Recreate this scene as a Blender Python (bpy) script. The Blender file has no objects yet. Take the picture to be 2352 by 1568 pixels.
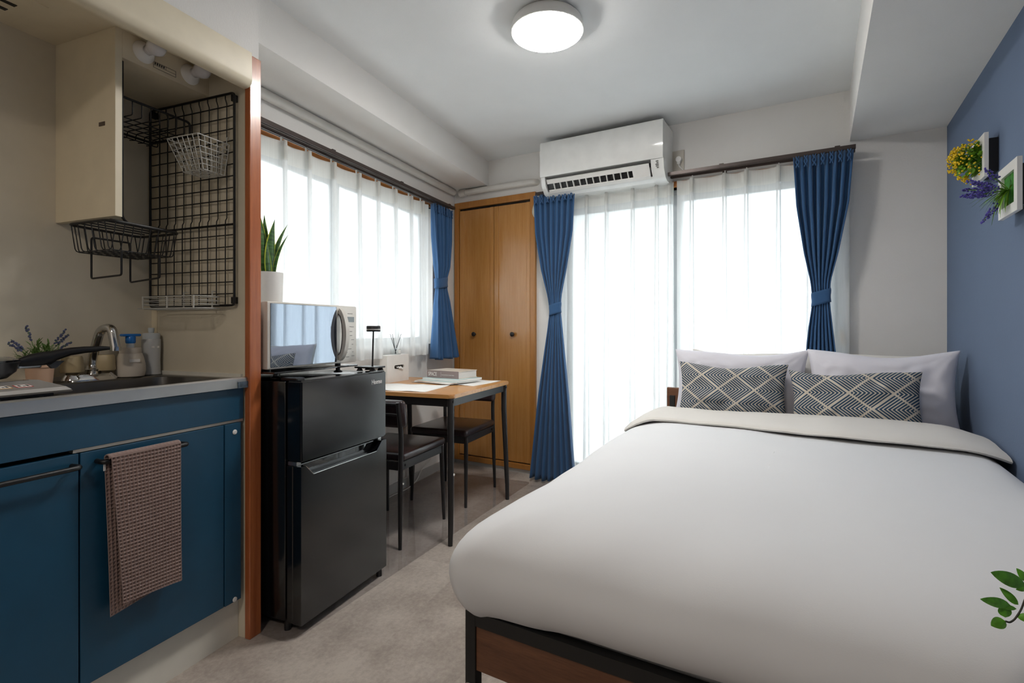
import bpy, bmesh, math, random
from mathutils import Vector, Matrix, Euler, noise
C = bpy.context.scene
R = math.radians
# ------------------------------------------------------------ camera, sky, exposure
cam_d = bpy.data.cameras.new('camera'); cam = bpy.data.objects.new('camera', cam_d)
C.collection.objects.link(cam); C.camera = cam
cam.location = (0, 0, 1.05); cam.rotation_euler = (R(90), 0, R(30.6))
cam_d.sensor_width = 36; cam_d.lens = 1190/2352*36; cam_d.shift_y = -29/2352; cam_d.clip_start = .02
w = bpy.data.worlds.new('sky'); C.world = w; w.use_nodes = True
wt = w.node_tree; bgn = wt.nodes['Background']
# overcast sky: bright overhead, dimmer towards the horizon, pale ground below
tcn = wt.nodes.new('ShaderNodeTexCoord'); sxyz = wt.nodes.new('ShaderNodeSeparateXYZ'); wt.links.new(tcn.outputs['Generated'], sxyz.inputs[0])
mr = wt.nodes.new('ShaderNodeMapRange'); mr.inputs[1].default_value = -1; mr.inputs[2].default_value = 1; wt.links.new(sxyz.outputs[2], mr.inputs[0])
cr = wt.nodes.new('ShaderNodeValToRGB'); wt.links.new(mr.outputs[0], cr.inputs[0])
ce = cr.color_ramp.elements
while len(ce) < 5: ce.new(.5)
for e_, (p_, v_) in zip(ce, ((0, .13), (.46, .13), (.5, .15), (.58, .19), (.80, 1.0))): e_.position = p_; e_.color = (v_*.93, v_*.97, v_, 1)
wt.links.new(cr.outputs[0], bgn.inputs[0]); bgn.inputs[1].default_value = 8.5
C.view_settings.view_transform = 'Standard'; C.view_settings.look = 'None'
C.view_settings.exposure = 0.83; C.view_settings.gamma = 1
C.view_settings.use_curve_mapping = False
LA = R(30.6-21.5)
def portal(loc, rot, sx, sy):
    l = bpy.data.lights.new('window_portal', 'AREA'); l.shape = 'RECTANGLE'; l.size = sx; l.size_y = sy
    l.cycles.is_portal = True
    o = bpy.data.objects.new('window_portal', l); C.collection.objects.link(o); o.location = loc; o.rotation_euler = rot
def Lw(x, y, z=0): return (x*math.cos(LA)-y*math.sin(LA), x*math.sin(LA)+y*math.cos(LA), z)
portal((-.72, 3.46, .98), (R(-90), 0, 0), 1.8, 2.0)
portal(Lw(-2.08, 2.4, 1.43), (R(90), 0, LA-R(90)), 1.95, 1.1)
def lamp(name, loc, rot, size, power, col, size_y=None):
    l = bpy.data.lights.new(name, 'AREA'); l.shape = 'DISK' if size_y is None else 'RECTANGLE'; l.size = size
    if size_y: l.size_y = size_y
    l.energy = power; l.color = col
    o = bpy.data.objects.new(name, l); C.collection.objects.link(o); o.location = loc; o.rotation_euler = rot; return o
# added fill light from behind the camera; no lamp is seen there
lamp('rear_fill_light', (-.45, -.75, 2.2), (0, 0, 0), .35, 9, (1, .89, .77))

# ------------------------------------------------------------ helpers
FR = {'R': 0.0, 'L': LA}
OFF = {}
def f2w(p, fr):
    a = FR[fr]; x, y, z = p
    return (x*math.cos(a)-y*math.sin(a), x*math.sin(a)+y*math.cos(a), z)
def tag(o, label=None, cat=None, group=None, kind=None):
    if label: o['label'] = label
    if cat: o['category'] = cat
    if group: o['group'] = group
    if kind: o['kind'] = kind
    return o
def thing(name, label, cat, base=(0, 0, 0), fr='R', rz=0, local=False, group=None):
    o = bpy.data.objects.new(name, None); C.collection.objects.link(o); o.empty_display_size = .05
    o.location = f2w(base, fr); o.rotation_euler = (0, 0, FR[fr]+rz)
    OFF[o] = (0, 0, 0) if local else base
    return tag(o, label, cat, group)
def obj(name, bm, m, parent=None, base=(0, 0, 0), fr='R', rz=0, local=False, smooth=False, mods=()):
    off = OFF[parent] if parent else ((0, 0, 0) if local else base)
    if off != (0, 0, 0): bmesh.ops.translate(bm, vec=(-off[0], -off[1], -off[2]), verts=bm.verts)
    if smooth != 'keep': bmesh.ops.recalc_face_normals(bm, faces=bm.faces)
    me = bpy.data.meshes.new(name); bm.to_mesh(me); bm.free()
    for mm in (m if isinstance(m, (list, tuple)) else [m]): me.materials.append(mm)
    if smooth is True:
        for p in me.polygons: p.use_smooth = True
    elif smooth:
        for p in me.polygons: p.use_smooth = True
        if smooth != 'keep': me.set_sharp_from_angle(angle=R(smooth))
    o = bpy.data.objects.new(name, me); C.collection.objects.link(o)
    if parent: o.parent = parent; OFF[o] = off
    else:
        o.location = f2w(base, fr); o.rotation_euler = (0, 0, FR[fr]+rz); OFF[o] = off
    for t, kw in mods:
        md = o.modifiers.new(t.lower(), t)
        for k, v in kw.items(): setattr(md, k, v)
    return o
def struct(name, bm, m, fr='R', parent=None, base=(0, 0, 0), **k):
    o = obj(name, bm, m, parent, base, fr, **k)
    if not parent: o['kind'] = 'structure'
    return o
def NB(): return bmesh.new()
def bx(bm, x0, y0, z0, x1, y1, z1, bev=0, seg=2):
    r = bmesh.ops.create_cube(bm, size=1); vs = r['verts']
    for v in vs: v.co = Vector(((x0+x1)/2+v.co.x*(x1-x0), (y0+y1)/2+v.co.y*(y1-y0), (z0+z1)/2+v.co.z*(z1-z0)))
    if bev:
        es = list({e for v in vs for e in v.link_edges})
        bmesh.ops.bevel(bm, geom=es, offset=bev, segments=seg, profile=.5, affect='EDGES')
    return bm
def BX(*a, **k): return bx(NB(), *a, **k)
def ring_faces(bm, a, b, closed=True):
    n = len(a)
    for i in range(n if closed else n-1):
        j = (i+1) % n
        try: bm.faces.new((a[i], a[j], b[j], b[i]))
        except ValueError: pass
def tube(bm, pts, r, n=8, closed=False):
    pts = [Vector(p) for p in pts]; N = len(pts); rings = []
    rr = r if isinstance(r, (list, tuple)) else [r]*N
    up = None
    for i, p in enumerate(pts):
        if closed: t = (pts[(i+1) % N]-pts[i-1])
        else: t = pts[min(i+1, N-1)]-pts[max(i-1, 0)]
        t.normalize()
        if up is None:
            up = Vector((0, 0, 1)) if abs(t.z) < .9 else Vector((1, 0, 0))
        s = t.cross(up); s.normalize(); up = s.cross(t); up.normalize()
        rings.append([bm.verts.new(p+(s*math.cos(2*math.pi*k/n)+up*math.sin(2*math.pi*k/n))*rr[i]) for k in range(n)])
    for i in range(N-1): ring_faces(bm, rings[i], rings[i+1])
    if closed: ring_faces(bm, rings[-1], rings[0])
    else: bm.faces.new(rings[0]); bm.faces.new(rings[-1][::-1])
    return bm
def arcpts(pts, r, n=4, closed=False):
    """rounds the corners of a polyline"""
    pts = [Vector(p) for p in pts]; out = []; N = len(pts)
    for i, p in enumerate(pts):
        if not closed and i in (0, N-1): out.append(p); continue
        a = pts[i-1]; b = pts[(i+1) % N]
        d1 = (a-p); d2 = (b-p); q = min(r, d1.length*.45, d2.length*.45)
        p1 = p+d1.normalized()*q; p2 = p+d2.normalized()*q
        for k in range(n+1):
            t = k/n; out.append(p1*(1-t)**2+p*2*t*(1-t)+p2*t*t)
    return out
def lathe(bm, prof, c=(0, 0, 0), n=32, cap=True):
    rings = []
    for r, z in prof:
        rings.append([bm.verts.new((c[0]+r*math.cos(2*math.pi*k/n), c[1]+r*math.sin(2*math.pi*k/n), c[2]+z)) for k in range(n)])
    for i in range(len(rings)-1): ring_faces(bm, rings[i], rings[i+1])
    if cap: bm.faces.new(rings[0][::-1]); bm.faces.new(rings[-1])
    return bm
def disc(bm, c, r, h, axis='x', n=24):
    """cylinder centred at c along an axis"""
    v = {'x': Vector((1, 0, 0)), 'y': Vector((0, 1, 0)), 'z': Vector((0, 0, 1))}[axis]*h/2
    return tube(bm, [Vector(c)-v, Vector(c)+v], r, n)
def prism(bm, pts, lo, hi, axis='x'):
    """extrude a 2-D outline along an axis. axis x: pts=(y,z); y: (x,z); z: (x,y)"""
    def P(a, b, t): return {'x': (t, a, b), 'y': (a, t, b), 'z': (a, b, t)}[axis]
    A = [bm.verts.new(P(a, b, lo)) for a, b in pts]; B = [bm.verts.new(P(a, b, hi)) for a, b in pts]
    ring_faces(bm, A, B); bm.faces.new(A[::-1]); bm.faces.new(B)
    return bm
def rrect(x0, y0, x1, y1, r, n=5):
    out = []
    for cx, cy, a0 in ((x1-r, y1-r, 0), (x0+r, y1-r, 90), (x0+r, y0+r, 180), (x1-r, y0+r, 270)):
        for k in range(n+1):
            a = R(a0+90*k/n); out.append((cx+r*math.cos(a), cy+r*math.sin(a)))
    return out
def sheet(rows, closed=False):
    bm = NB(); g = [[bm.verts.new(p) for p in row] for row in rows]
    for i in range(len(g)-1): ring_faces(bm, g[i], g[i+1], closed)
    return bm
def text_bm(s, size, depth=.0006):
    cu = bpy.data.curves.new('t', 'FONT'); cu.body = s; cu.size = size; cu.extrude = depth; cu.align_x = 'LEFT'
    t = bpy.data.objects.new('t', cu); C.collection.objects.link(t); bpy.context.view_layer.update()
    me = bpy.data.meshes.new_from_object(t.evaluated_get(bpy.context.evaluated_depsgraph_get()))
    bm = NB(); bm.from_mesh(me); bpy.data.objects.remove(t); return bm
def place(bm, o, ux, uy, sx=1, sy=1):
    """maps local x,y,z onto axes ux, uy at origin o"""
    ux = Vector(ux).normalized(); uy = Vector(uy).normalized(); uz = ux.cross(uy)
    for v in bm.verts: v.co = Vector(o)+ux*v.co.x*sx+uy*v.co.y*sy+uz*v.co.z
    return bm
def join(a, b):
    me = bpy.data.meshes.new('j'); b.to_mesh(me); b.free(); a.from_mesh(me); bpy.data.meshes.remove(me); return a
def dup(root, loc, rz, label=None, group=None):
    r = root.copy(); C.collection.objects.link(r); r.location = loc; r.rotation_euler = (0, 0, rz)
    if label: r['label'] = label
    if group: r['group'] = group
    for ch in list(root.children):
        c = ch.copy(); C.collection.objects.link(c); c.parent = r
        for g in ch.children:
            d = g.copy(); C.collection.objects.link(d); d.parent = c
    return r

# ------------------------------------------------------------ materials
def lin(h):
    h = h.lstrip('#'); v = [int(h[i:i+2], 16)/255 for i in (0, 2, 4)]
    return tuple((c/12.92 if c <= .04045 else ((c+.055)/1.055)**2.4) for c in v)+(1,)
class N:
    def __init__(s, name):
        s.m = bpy.data.materials.new(name); s.m.use_nodes = True; s.t = s.m.node_tree
        s.b = s.t.nodes['Principled BSDF']; s.out = s.t.nodes['Material Output']
    def n(s, typ, **k):
        o = s.t.nodes.new(typ)
        for a, v in k.items():
            if a.startswith('i_'):
                key = a[2:]; key = int(key) if key.isdigit() else key.replace('_', ' ')
                o.inputs[key].default_value = v
            else: setattr(o, a, v)
        return o
    def l(s, a, b): s.t.links.new(a, b)
    def coord(s, scale=(1, 1, 1), out='Object'):
        tc = s.n('ShaderNodeTexCoord'); mp = s.n('ShaderNodeMapping'); mp.inputs['Scale'].default_value = scale
        s.l(tc.outputs[out], mp.inputs[0]); return mp.outputs[0]
    def noise(s, vec, scale, detail=3, rough=.5):
        k = s.n('ShaderNodeTexNoise'); k.inputs['Scale'].default_value = scale; k.inputs['Detail'].default_value = detail
        k.inputs['Roughness'].default_value = rough; s.l(vec, k.inputs['Vector']); return k.outputs['Fac']
    def ramp(s, fac, stops):
        r = s.n('ShaderNodeValToRGB'); e = r.color_ramp.elements
        while len(e) < len(stops): e.new(.5)
        for i, (p, c) in enumerate(stops): e[i].position = p; e[i].color = c
        s.l(fac, r.inputs[0]); return r.outputs[0]
    def bump(s, fac, strength=.3, dist=.002):
        b = s.n('ShaderNodeBump'); b.inputs['Strength'].default_value = strength; b.inputs['Distance'].default_value = dist
        s.l(fac, b.inputs['Height']); s.l(b.outputs[0], s.b.inputs['Normal']); return b.outputs[0]
    def math(s, op, a, b=None, c=None):
        k = s.n('ShaderNodeMath', operation=op)
        for i, v in enumerate((a, b, c)):
            if v is None: continue
            if isinstance(v, (int, float)): k.inputs[i].default_value = v
            else: s.l(v, k.inputs[i])
        return k.outputs[0]
def pm(name, col, rough=.5, metal=0, spec=.5, coat=0, var=.04, nscale=12, bump=0, bscale=300, bstretch=(1, 1, 1), sheen=0):
    q = N(name); c = lin(col); q.b.inputs['Roughness'].default_value = rough; q.b.inputs['Metallic'].default_value = metal
    q.b.inputs['Specular IOR Level'].default_value = spec; q.b.inputs['Coat Weight'].default_value = coat
    q.b.inputs['Sheen Weight'].default_value = sheen
    v = q.coord()
    f = q.noise(v, nscale)
    d = tuple(x*(1-var) for x in c[:3])+(1,); e = tuple(min(1, x*(1+var)) for x in c[:3])+(1,)
    q.l(q.ramp(f, [(.3, d), (.7, e)]), q.b.inputs['Base Color'])
    if bump: q.bump(q.noise(q.coord(bstretch), bscale, 2), bump)
    return q.m
def paper(name, col, b=.35):
    q = N(name); c = lin(col); q.b.inputs['Roughness'].default_value = .85
    f = q.noise(q.coord(), 5); d = tuple(x*.97 for x in c[:3])+(1,)
    q.l(q.ramp(f, [(.3, d), (.7, c)]), q.b.inputs['Base Color'])
    a = q.noise(q.coord((1, 1, .22)), 420, 2); g = q.noise(q.coord((1, 1, 1)), 220, 2)
    q.bump(q.math('ADD', a, q.math('MULTIPLY', g, .6)), b, .0018); return q.m
def wood(name, c1, c2, rough=.35, stretch=(12, 12, .8), coat=.3, sc=3.5, bump=.05):
    q = N(name); q.b.inputs['Roughness'].default_value = rough; q.b.inputs['Coat Weight'].default_value = coat; q.b.inputs['Coat Roughness'].default_value = .15
    v = q.coord(stretch); f = q.noise(v, sc, 6, .65); g = q.noise(q.coord(tuple(x*9 for x in stretch)), sc, 2)
    h = q.math('ADD', q.math('MULTIPLY', f, .75), q.math('MULTIPLY', g, .25))
    q.l(q.ramp(h, [(.35, lin(c2)), (.62, lin(c1))]), q.b.inputs['Base Color']); q.bump(g, bump, .001); return q.m
M = {}
M['paper'] = paper('white_textured_wallpaper', 'e6e3df')
M['ceil'] = paper('ceiling_paper', 'e8e9e9', .25)
M['bluewall'] = paper('slate_blue_wallpaper', '62728c', .3)
M['cream'] = pm('cream_kitchen_panel', 'd6cdb9', .38, bump=.03, bscale=60, var=.03)
M['creamboard'] = pm('cream_board', 'dfd3b9', .42)
M['whitekick'] = pm('white_kick_board', 'd8d5cb', .5)
M['base'] = pm('pale_grey_vinyl', 'b9b8b6', .5)
M['pipe'] = pm('white_pipe', 'd6d2cb', .45)
M['teal'] = pm('teal_blue_laminate', '13445f', .42, bump=.05, bscale=500, var=.06)
M['steel'] = pm('stainless_steel', 'b4b4b2', .28, 1, var=.05, bump=.04, bscale=80, bstretch=(1, .05, 1))
M['sinksteel'] = pm('sink_steel', '8f8c88', .33, 1, var=.05)
M['chrome'] = pm('chrome', 'c8c8c8', .07, 1)
M['black'] = pm('black_powder_coat', '0c0c0e', .42, var=.2)
M['blackmetal'] = pm('charcoal_metal', '2b2a2b', .38, .3, var=.1)
M['bedmetal'] = pm('black_bed_metal', '161616', .5, var=.1)
M['gloss'] = pm('glossy_black_door', '0a0b0e', .16, 0, .85, coat=.0, var=.1, bump=.01, bscale=90)
M['blackplastic'] = pm('black_plastic', '101013', .35)
M['post'] = wood('red_brown_wood', 'b5683c', '97502a', .3, (14, 14, .7), .5, bump=.12)
M['closet'] = wood('honey_wood_door', 'bd884c', 'ad7537', .28, (16, 16, .8), .5)
M['casing'] = wood('honey_wood_casing', 'b27a3a', 'a1682b', .35, (12, 12, .8), .3)
M['orange'] = wood('orange_window_casing', 'b2702f', '9c5a20', .4, (.8, .8, 12), .2)
M['bamboo'] = wood('bamboo_top', 'd09a5c', 'b97f42', .35, (1.2, 18, 18), .35, 3)
M['walnut'] = wood('walnut_panel', '744c33', '553422', .5, (1.2, 12, 12), .1, 3)
M['rail'] = pm('dark_bronze_rail', '4a403c', .35, .4)
M['alu'] = pm('aluminium_sash', 'aab0b4', .45, .5)
M['alu_strip'] = pm('aluminium_strip', 'a9a49c', .4, .8)
M['white'] = pm('white_plastic', 'e6e4e0', .3)
M['acwhite'] = pm('glossy_white_plastic', 'e9e9e6', .12, 0, .5, coat=.4)
M['ivory'] = pm('ivory_plastic', 'cfc3a8', .4)
M['knob'] = pm('beige_tap_knob', 'c0ae88', .4)
M['putty'] = pm('cream_pipe_tape', 'd3cbb8', .7, bump=.5, bscale=30, var=.1)
M['plate'] = pm('beige_socket_plate', 'bdb6aa', .4)
M['leather'] = pm('dark_brown_leatherette', '2c2022', .28, coat=.15, bump=.15, bscale=45, var=.15)
M['ceramic'] = pm('white_ceramic', 'dcdad6', .35)
M['pink'] = pm('pink_beige_clay', 'c9a68c', .6, bump=.1)
M['microwhite'] = pm('microwave_silver_white', 'cfcac2', .3, .15)
M['silver'] = pm('silver_plastic', 'b9b6b3', .3, .5)
M['lcd'] = pm('grey_display', '7d8586', .2)
M['print'] = pm('grey_print', '8d8a86', .6)
M['darkprint'] = pm('dark_print', '3a3835', .6)
M['blackglass'] = pm('black_glass', '101216', .03, 0, .7, coat=1)
M['bluepump'] = pm('blue_pump', '1f74c8', .25)
M['clearpl'] = pm('milky_plastic', 'c9cfd2', .2)
M['bottle'] = pm('off_white_bottle', 'd3cabd', .3)
M['greybottle'] = pm('pale_grey_embossed_bottle', 'c5c7c7', .25, bump=.6, bscale=25)
M['red'] = pm('red_outline', 'b8433f', .5); M['yellow'] = pm('ochre_outline', 'b98c3a', .5)
M['paperw'] = pm('white_paper', 'e8e6e2', .7); M['pages'] = pm('page_edges', 'd9d2cc', .8, bump=.5, bscale=500, bstretch=(.01, .01, 1))
M['spine'] = pm('taupe_book_spine', '8b7b79', .5); M['cover'] = pm('pale_book_cover', 'cdbfae', .35, var=.2, nscale=8)
M['mag'] = pm('magazine_cover', 'b9cfce', .3, var=.35, nscale=14)
M['leaf'] = pm('green_leaf', '72a02c', .4, var=.3, nscale=60)
M['leafdark'] = pm('dark_green_leaf', '2c5a18', .3, var=.4, nscale=40)
M['leafgrey'] = pm('grey_green_leaf', '5f7f3e', .5, var=.3, nscale=40)
M['yflower'] = pm('yellow_flower', 'e2bd12', .6, var=.2, nscale=80)
M['lav'] = pm('violet_flower', '50479a', .7, var=.35, nscale=120)
M['lavgrey'] = pm('grey_blue_flower', '4d5373', .7, var=.3, nscale=120)
M['turf'] = pm('green_backing', '2e7a12', .7, var=.3, nscale=60, bump=.8, bscale=150)
M['stem'] = pm('dark_stem', '2c2a20', .5)
M['pan'] = pm('dark_nonstick', '23262b', .3, .5, var=.1)
M['cable'] = pm('white_cable', 'd6d4cf', .5)
M['latch'] = pm('salmon_latch', 'c9996f', .5)
M['wirewhite'] = pm('white_wire', 'bdbdb8', .4)
M['stripeband'] = pm('white_band', 'cfcfcf', .4)

def fabric(name, col, rough=.9, bump=.2, sc=700, var=.04, sheen=.2, wr=0):
    q = N(name); c = lin(col); q.b.inputs['Roughness'].default_value = rough; q.b.inputs['Sheen Weight'].default_value = sheen
    q.b.inputs['Specular IOR Level'].default_value = .2
    f = q.noise(q.coord(), 10); d = tuple(x*(1-var) for x in c[:3])+(1,)
    q.l(q.ramp(f, [(.3, d), (.7, c)]), q.b.inputs['Base Color'])
    h = q.noise(q.coord(), sc, 2)
    if wr: h = q.math('ADD', q.math('MULTIPLY', h, .15), q.math('MULTIPLY', q.noise(q.coord((1, .5, 1)), 9, 4), wr))
    q.bump(h, bump, .003 if wr else .001); return q.m
M['drape'] = fabric('blue_curtain_cloth', '3b5f89', .85, .35, 350, .08)
M['duvet'] = fabric('white_duvet_cloth', 'e2e3e5', .9, .25, 500, .01, .1, 1.2)
M['pillow'] = fabric('white_pillowcase', 'e2e0e8', .7, .5, 500, .02, .2, 1.5)
M['pillowback'] = fabric('ivory_pillowcase', 'e0dcd6', .8, .3, 500, .02, .2, 1)
M['towel'] = fabric('taupe_waffle_cloth', '8d7770', .95, .5, 500, .1, .3)
M['mattress'] = fabric('white_mattress', 'd8d8d8')

def sheer(name, alpha, col='f4f4f2'):
    q = N(name); t = q.n('ShaderNodeBsdfTransparent'); t.inputs[0].default_value = (.97, .98, 1, 1)
    a = q.n('ShaderNodeBsdfTranslucent'); a.inputs[0].default_value = lin(col); d = q.n('ShaderNodeBsdfDiffuse'); d.inputs[0].default_value = lin(col)
    x = q.n('ShaderNodeMixShader'); x.inputs[0].default_value = .5; q.l(a.outputs[0], x.inputs[1]); q.l(d.outputs[0], x.inputs[2])
    y = q.n('ShaderNodeMixShader')
    nz = q.noise(q.coord((1, 1, .04)), 160, 2)
    q.l(q.math('ADD', q.math('MULTIPLY', nz, .12), alpha-.06), y.inputs[0])
    q.l(t.outputs[0], y.inputs[1]); q.l(x.outputs[0], y.inputs[2]); q.l(y.outputs[0], q.out.inputs[0]); return q.m
M['sheer'] = sheer('white_sheer_voile', .62)
M['sheerband'] = sheer('sheer_header_band', .8, 'e4e2dc')
def frosted():
    q = N('patterned_frosted_glass')
    vo = q.n('ShaderNodeTexVoronoi'); vo.inputs['Scale'].default_value = 55; q.l(q.coord(), vo.inputs['Vector'])
    b = q.n('ShaderNodeBump'); b.inputs['Strength'].default_value = .8; b.inputs['Distance'].default_value = .01; q.l(vo.outputs['Distance'], b.inputs['Height'])
    t = q.n('ShaderNodeBsdfTransparent'); t.inputs[0].default_value = (.95, .97, .97, 1)
    a = q.n('ShaderNodeBsdfTranslucent'); a.inputs[0].default_value = (.9, .93, .93, 1); q.l(b.outputs[0], a.inputs['Normal'])
    g = q.n('ShaderNodeBsdfGlossy'); g.inputs['Roughness'].default_value = .25; g.inputs[0].default_value = (1, 1, 1, 1); q.l(b.outputs[0], g.inputs['Normal'])
    y = q.n('ShaderNodeMixShader'); y.inputs[0].default_value = .55
    q.l(t.outputs[0], y.inputs[1]); q.l(a.outputs[0], y.inputs[2])
    z = q.n('ShaderNodeMixShader'); z.inputs[0].default_value = .06; q.l(y.outputs[0], z.inputs[1]); q.l(g.outputs[0], z.inputs[2])
    q.l(z.outputs[0], q.out.inputs[0]); return q.m
M['frost'] = frosted()
def floor_mat():
    q = N('stone_look_vinyl'); tc = q.n('ShaderNodeTexCoord'); mp = q.n('ShaderNodeMapping'); mp.inputs['Rotation'].default_value = (0, 0, -LA-R(90)); mp.inputs['Location'].default_value = (.12, .21, 0)
    q.l(tc.outputs['Object'], mp.inputs[0])
    br = q.n('ShaderNodeTexBrick'); br.inputs['Scale'].default_value = 1; br.inputs['Brick Width'].default_value = .62; br.inputs['Row Height'].default_value = .31
    br.inputs['Mortar Size'].default_value = .0006; br.inputs['Color1'].default_value = (.0, 0, 0, 1); br.inputs['Color2'].default_value = (1, 1, 1, 1); br.inputs['Mortar'].default_value = (.5, .5, .5, 1)
    q.l(mp.outputs[0], br.inputs[0])
    n1 = q.noise(mp.outputs[0], 4, 6, .62); n2 = q.noise(mp.outputs[0], 60, 3, .7)
    h = q.math('ADD', q.math('MULTIPLY', n1, .58), q.math('MULTIPLY', n2, .3))
    h = q.math('ADD', h, q.math('MULTIPLY', br.outputs['Color'], .13))
    q.l(q.ramp(h, [(.36, lin('877c74')), (.5, lin('a3988f')), (.62, lin('b8aea4'))]), q.b.inputs['Base Color'])
    q.b.inputs['Roughness'].default_value = .42; q.bump(n2, .05, .001); return q.m
M['floor'] = floor_mat()
def clearmat():
    q = N('clear_vinyl_mat'); t = q.n('ShaderNodeBsdfTransparent'); t.inputs[0].default_value = (.93, .93, .94, 1)
    g = q.n('ShaderNodeBsdfGlossy'); g.inputs['Roughness'].default_value = .06
    lw = q.n('ShaderNodeLayerWeight'); lw.inputs[0].default_value = .35
    y = q.n('ShaderNodeMixShader'); q.l(q.math('MULTIPLY', q.math('POWER', lw.outputs['Facing'], 2.5), .55), y.inputs[0]); q.l(t.outputs[0], y.inputs[1]); q.l(g.outputs[0], y.inputs[2])
    q.l(y.outputs[0], q.out.inputs[0]); return q.m
M['mat'] = clearmat()
def glassy(name, tint, rough=.0):
    q = N(name); t = q.n('ShaderNodeBsdfTransparent'); t.inputs[0].default_value = tint
    g = q.n('ShaderNodeBsdfGlossy'); g.inputs['Roughness'].default_value = rough
    y = q.n('ShaderNodeMixShader'); y.inputs[0].default_value = .12; q.l(t.outputs[0], y.inputs[1]); q.l(g.outputs[0], y.inputs[2])
    q.l(y.outputs[0], q.out.inputs[0]); return q.m
M['glass'] = glassy('clear_glass', (.95, .97, .97, 1))
def microglass():
    q = N('mirrored_oven_glass'); c = q.b.inputs; c['Base Color'].default_value = (.035, .04, .05, 1); c['Roughness'].default_value = .02
    g = q.n('ShaderNodeBsdfGlossy'); g.inputs['Roughness'].default_value = .02; g.inputs[0].default_value = (.50, .58, .70, 1)
    y = q.n('ShaderNodeMixShader'); y.inputs[0].default_value = .5
    q.l(q.b.outputs[0], y.inputs[1]); q.l(g.outputs[0], y.inputs[2]); q.l(y.outputs[0], q.out.inputs[0]); return q.m
M['microglass'] = microglass()
def emit(name, col, s):
    q = N(name); e = q.n('ShaderNodeEmission'); e.inputs[0].default_value = col; e.inputs[1].default_value = s
    q.l(e.outputs[0], q.out.inputs[0]); return q.m
M['lampglow'] = emit('lit_lamp_cover', (1, .97, .93, 1), 56)
M['bulb'] = pm('milky_bulb', 'd9d8dc', .15, coat=.5)
def cushion_mat():
    q = N('navy_chevron_cloth'); uv = q.n('ShaderNodeUVMap'); sp = q.n('ShaderNodeSeparateXYZ'); q.l(uv.outputs[0], sp.inputs[0])
    u = q.math('DIVIDE', sp.outputs[0], .157); v = q.math('DIVIDE', sp.outputs[1], .132)
    a = q.math('ADD', u, v); b = q.math('SUBTRACT', u, v)
    fa = q.math('FRACT', a); fb = q.math('FRACT', b)
    row = q.math('SUBTRACT', q.math('FLOOR', a), q.math('FLOOR', b))
    par = q.math('FLOORED_MODULO', row, 2.0)
    mn = q.math('MINIMUM', fa, fb); mx = q.math('MAXIMUM', fa, fb)
    val = q.math('ADD', q.math('MULTIPLY', par, mx), q.math('MULTIPLY', q.math('SUBTRACT', 1.0, par), mn))
    st = q.math('GREATER_THAN', q.math('FRACT', q.math('MULTIPLY', val, 10.5)), .62)   # pale stripes
    edge = q.math('MAXIMUM', q.math('LESS_THAN', mn, .075), 0.0)
    pale = q.math('MAXIMUM', st, edge)
    mixn = q.n('ShaderNodeMix', data_type='RGBA'); q.l(pale, mixn.inputs[0]); mixn.inputs[6].default_value = lin('33495f'); mixn.inputs[7].default_value = lin('c9c0b2')
    q.l(mixn.outputs[2], q.b.inputs['Base Color']); q.b.inputs['Roughness'].default_value = .9; q.b.inputs['Specular IOR Level'].default_value = .2
    q.bump(q.noise(q.coord(), 500, 2), .3, .001); return q.m
M['chevron'] = cushion_mat()
def snake_mat():
    q = N('snake_plant_leaf'); uv = q.n('ShaderNodeUVMap'); sp = q.n('ShaderNodeSeparateXYZ'); q.l(uv.outputs[0], sp.inputs[0])
    e = q.math('ABSOLUTE', q.math('SUBTRACT', sp.outputs[0], .5)); f = q.noise(q.coord((3, 3, 30)), 4, 3)
    g = q.ramp(f, [(.35, lin('1e3d16')), (.65, lin('436b30'))])
    mixn = q.n('ShaderNodeMix', data_type='RGBA'); q.l(q.math('GREATER_THAN', e, .40), mixn.inputs[0]); q.l(g, mixn.inputs[6]); mixn.inputs[7].default_value = lin('a8b236')
    q.l(mixn.outputs[2], q.b.inputs['Base Color']); q.b.inputs['Roughness'].default_value = .35; return q.m
M['snake'] = snake_mat()
M['balcony'] = pm('balcony_render', 'a9aaa8', .9)

# ------------------------------------------------------------ room shell
struct('floor', BX(-3.4, -1.7, -.1, .75, 3.6, 0), M['floor'])
struct('ceiling', BX(-3.4, -1.7, 2.322, .75, 3.6, 2.42), M['ceil'])
H = 2.322
def wall_with_hole(name, fr, axis, a0, a1, b0, b1, h0, h1, z0, z1, m):
    bm = NB()
    def q(p0, p1, zz0, zz1):
        if axis == 'y': bx(bm, b0, p0, zz0, b1, p1, zz1)
        else: bx(bm, p0, b0, zz0, p1, b1, zz1)
    q(a0, h0, 0, H); q(h1, a1, 0, H); q(h0, h1, z1, H)
    if z0 > 0: q(h0, h1, 0, z0)
    return struct(name, bm, m, fr)
wall_with_hole('wall_left', 'L', 'y', 1.347, 3.72, -2.06, -1.921, 1.5, 3.3, .93, 1.925, M['paper'])
wall_with_hole('wall_back', 'R', 'x', -2.5, .547, 3.297, 3.43, -1.58, .09, .03, 1.93, M['paper'])
struct('wall_right', BX(.547, -1.6, 0, .65, 3.43, H), M['bluewall'])
struct('wall_rear', BX(-3.2, -1.7, 0, .65, -1.6, H), M['paper'])
struct('wall_kitchen', BX(-2.06, -1.75, 0, -1.953, 1.347, H), M['cream'], 'L')
bm = NB(); bx(bm, -1.953, 1.306, 0, -1.487, 1.327, 1.962); struct('wall_kitchen_side', bm, M['cream'], 'L')
bm = NB(); bx(bm, -1.953, 1.327, 0, -1.487, 1.347, 2.0); struct('wall_partition', bm, M['paper'], 'L')
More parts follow.
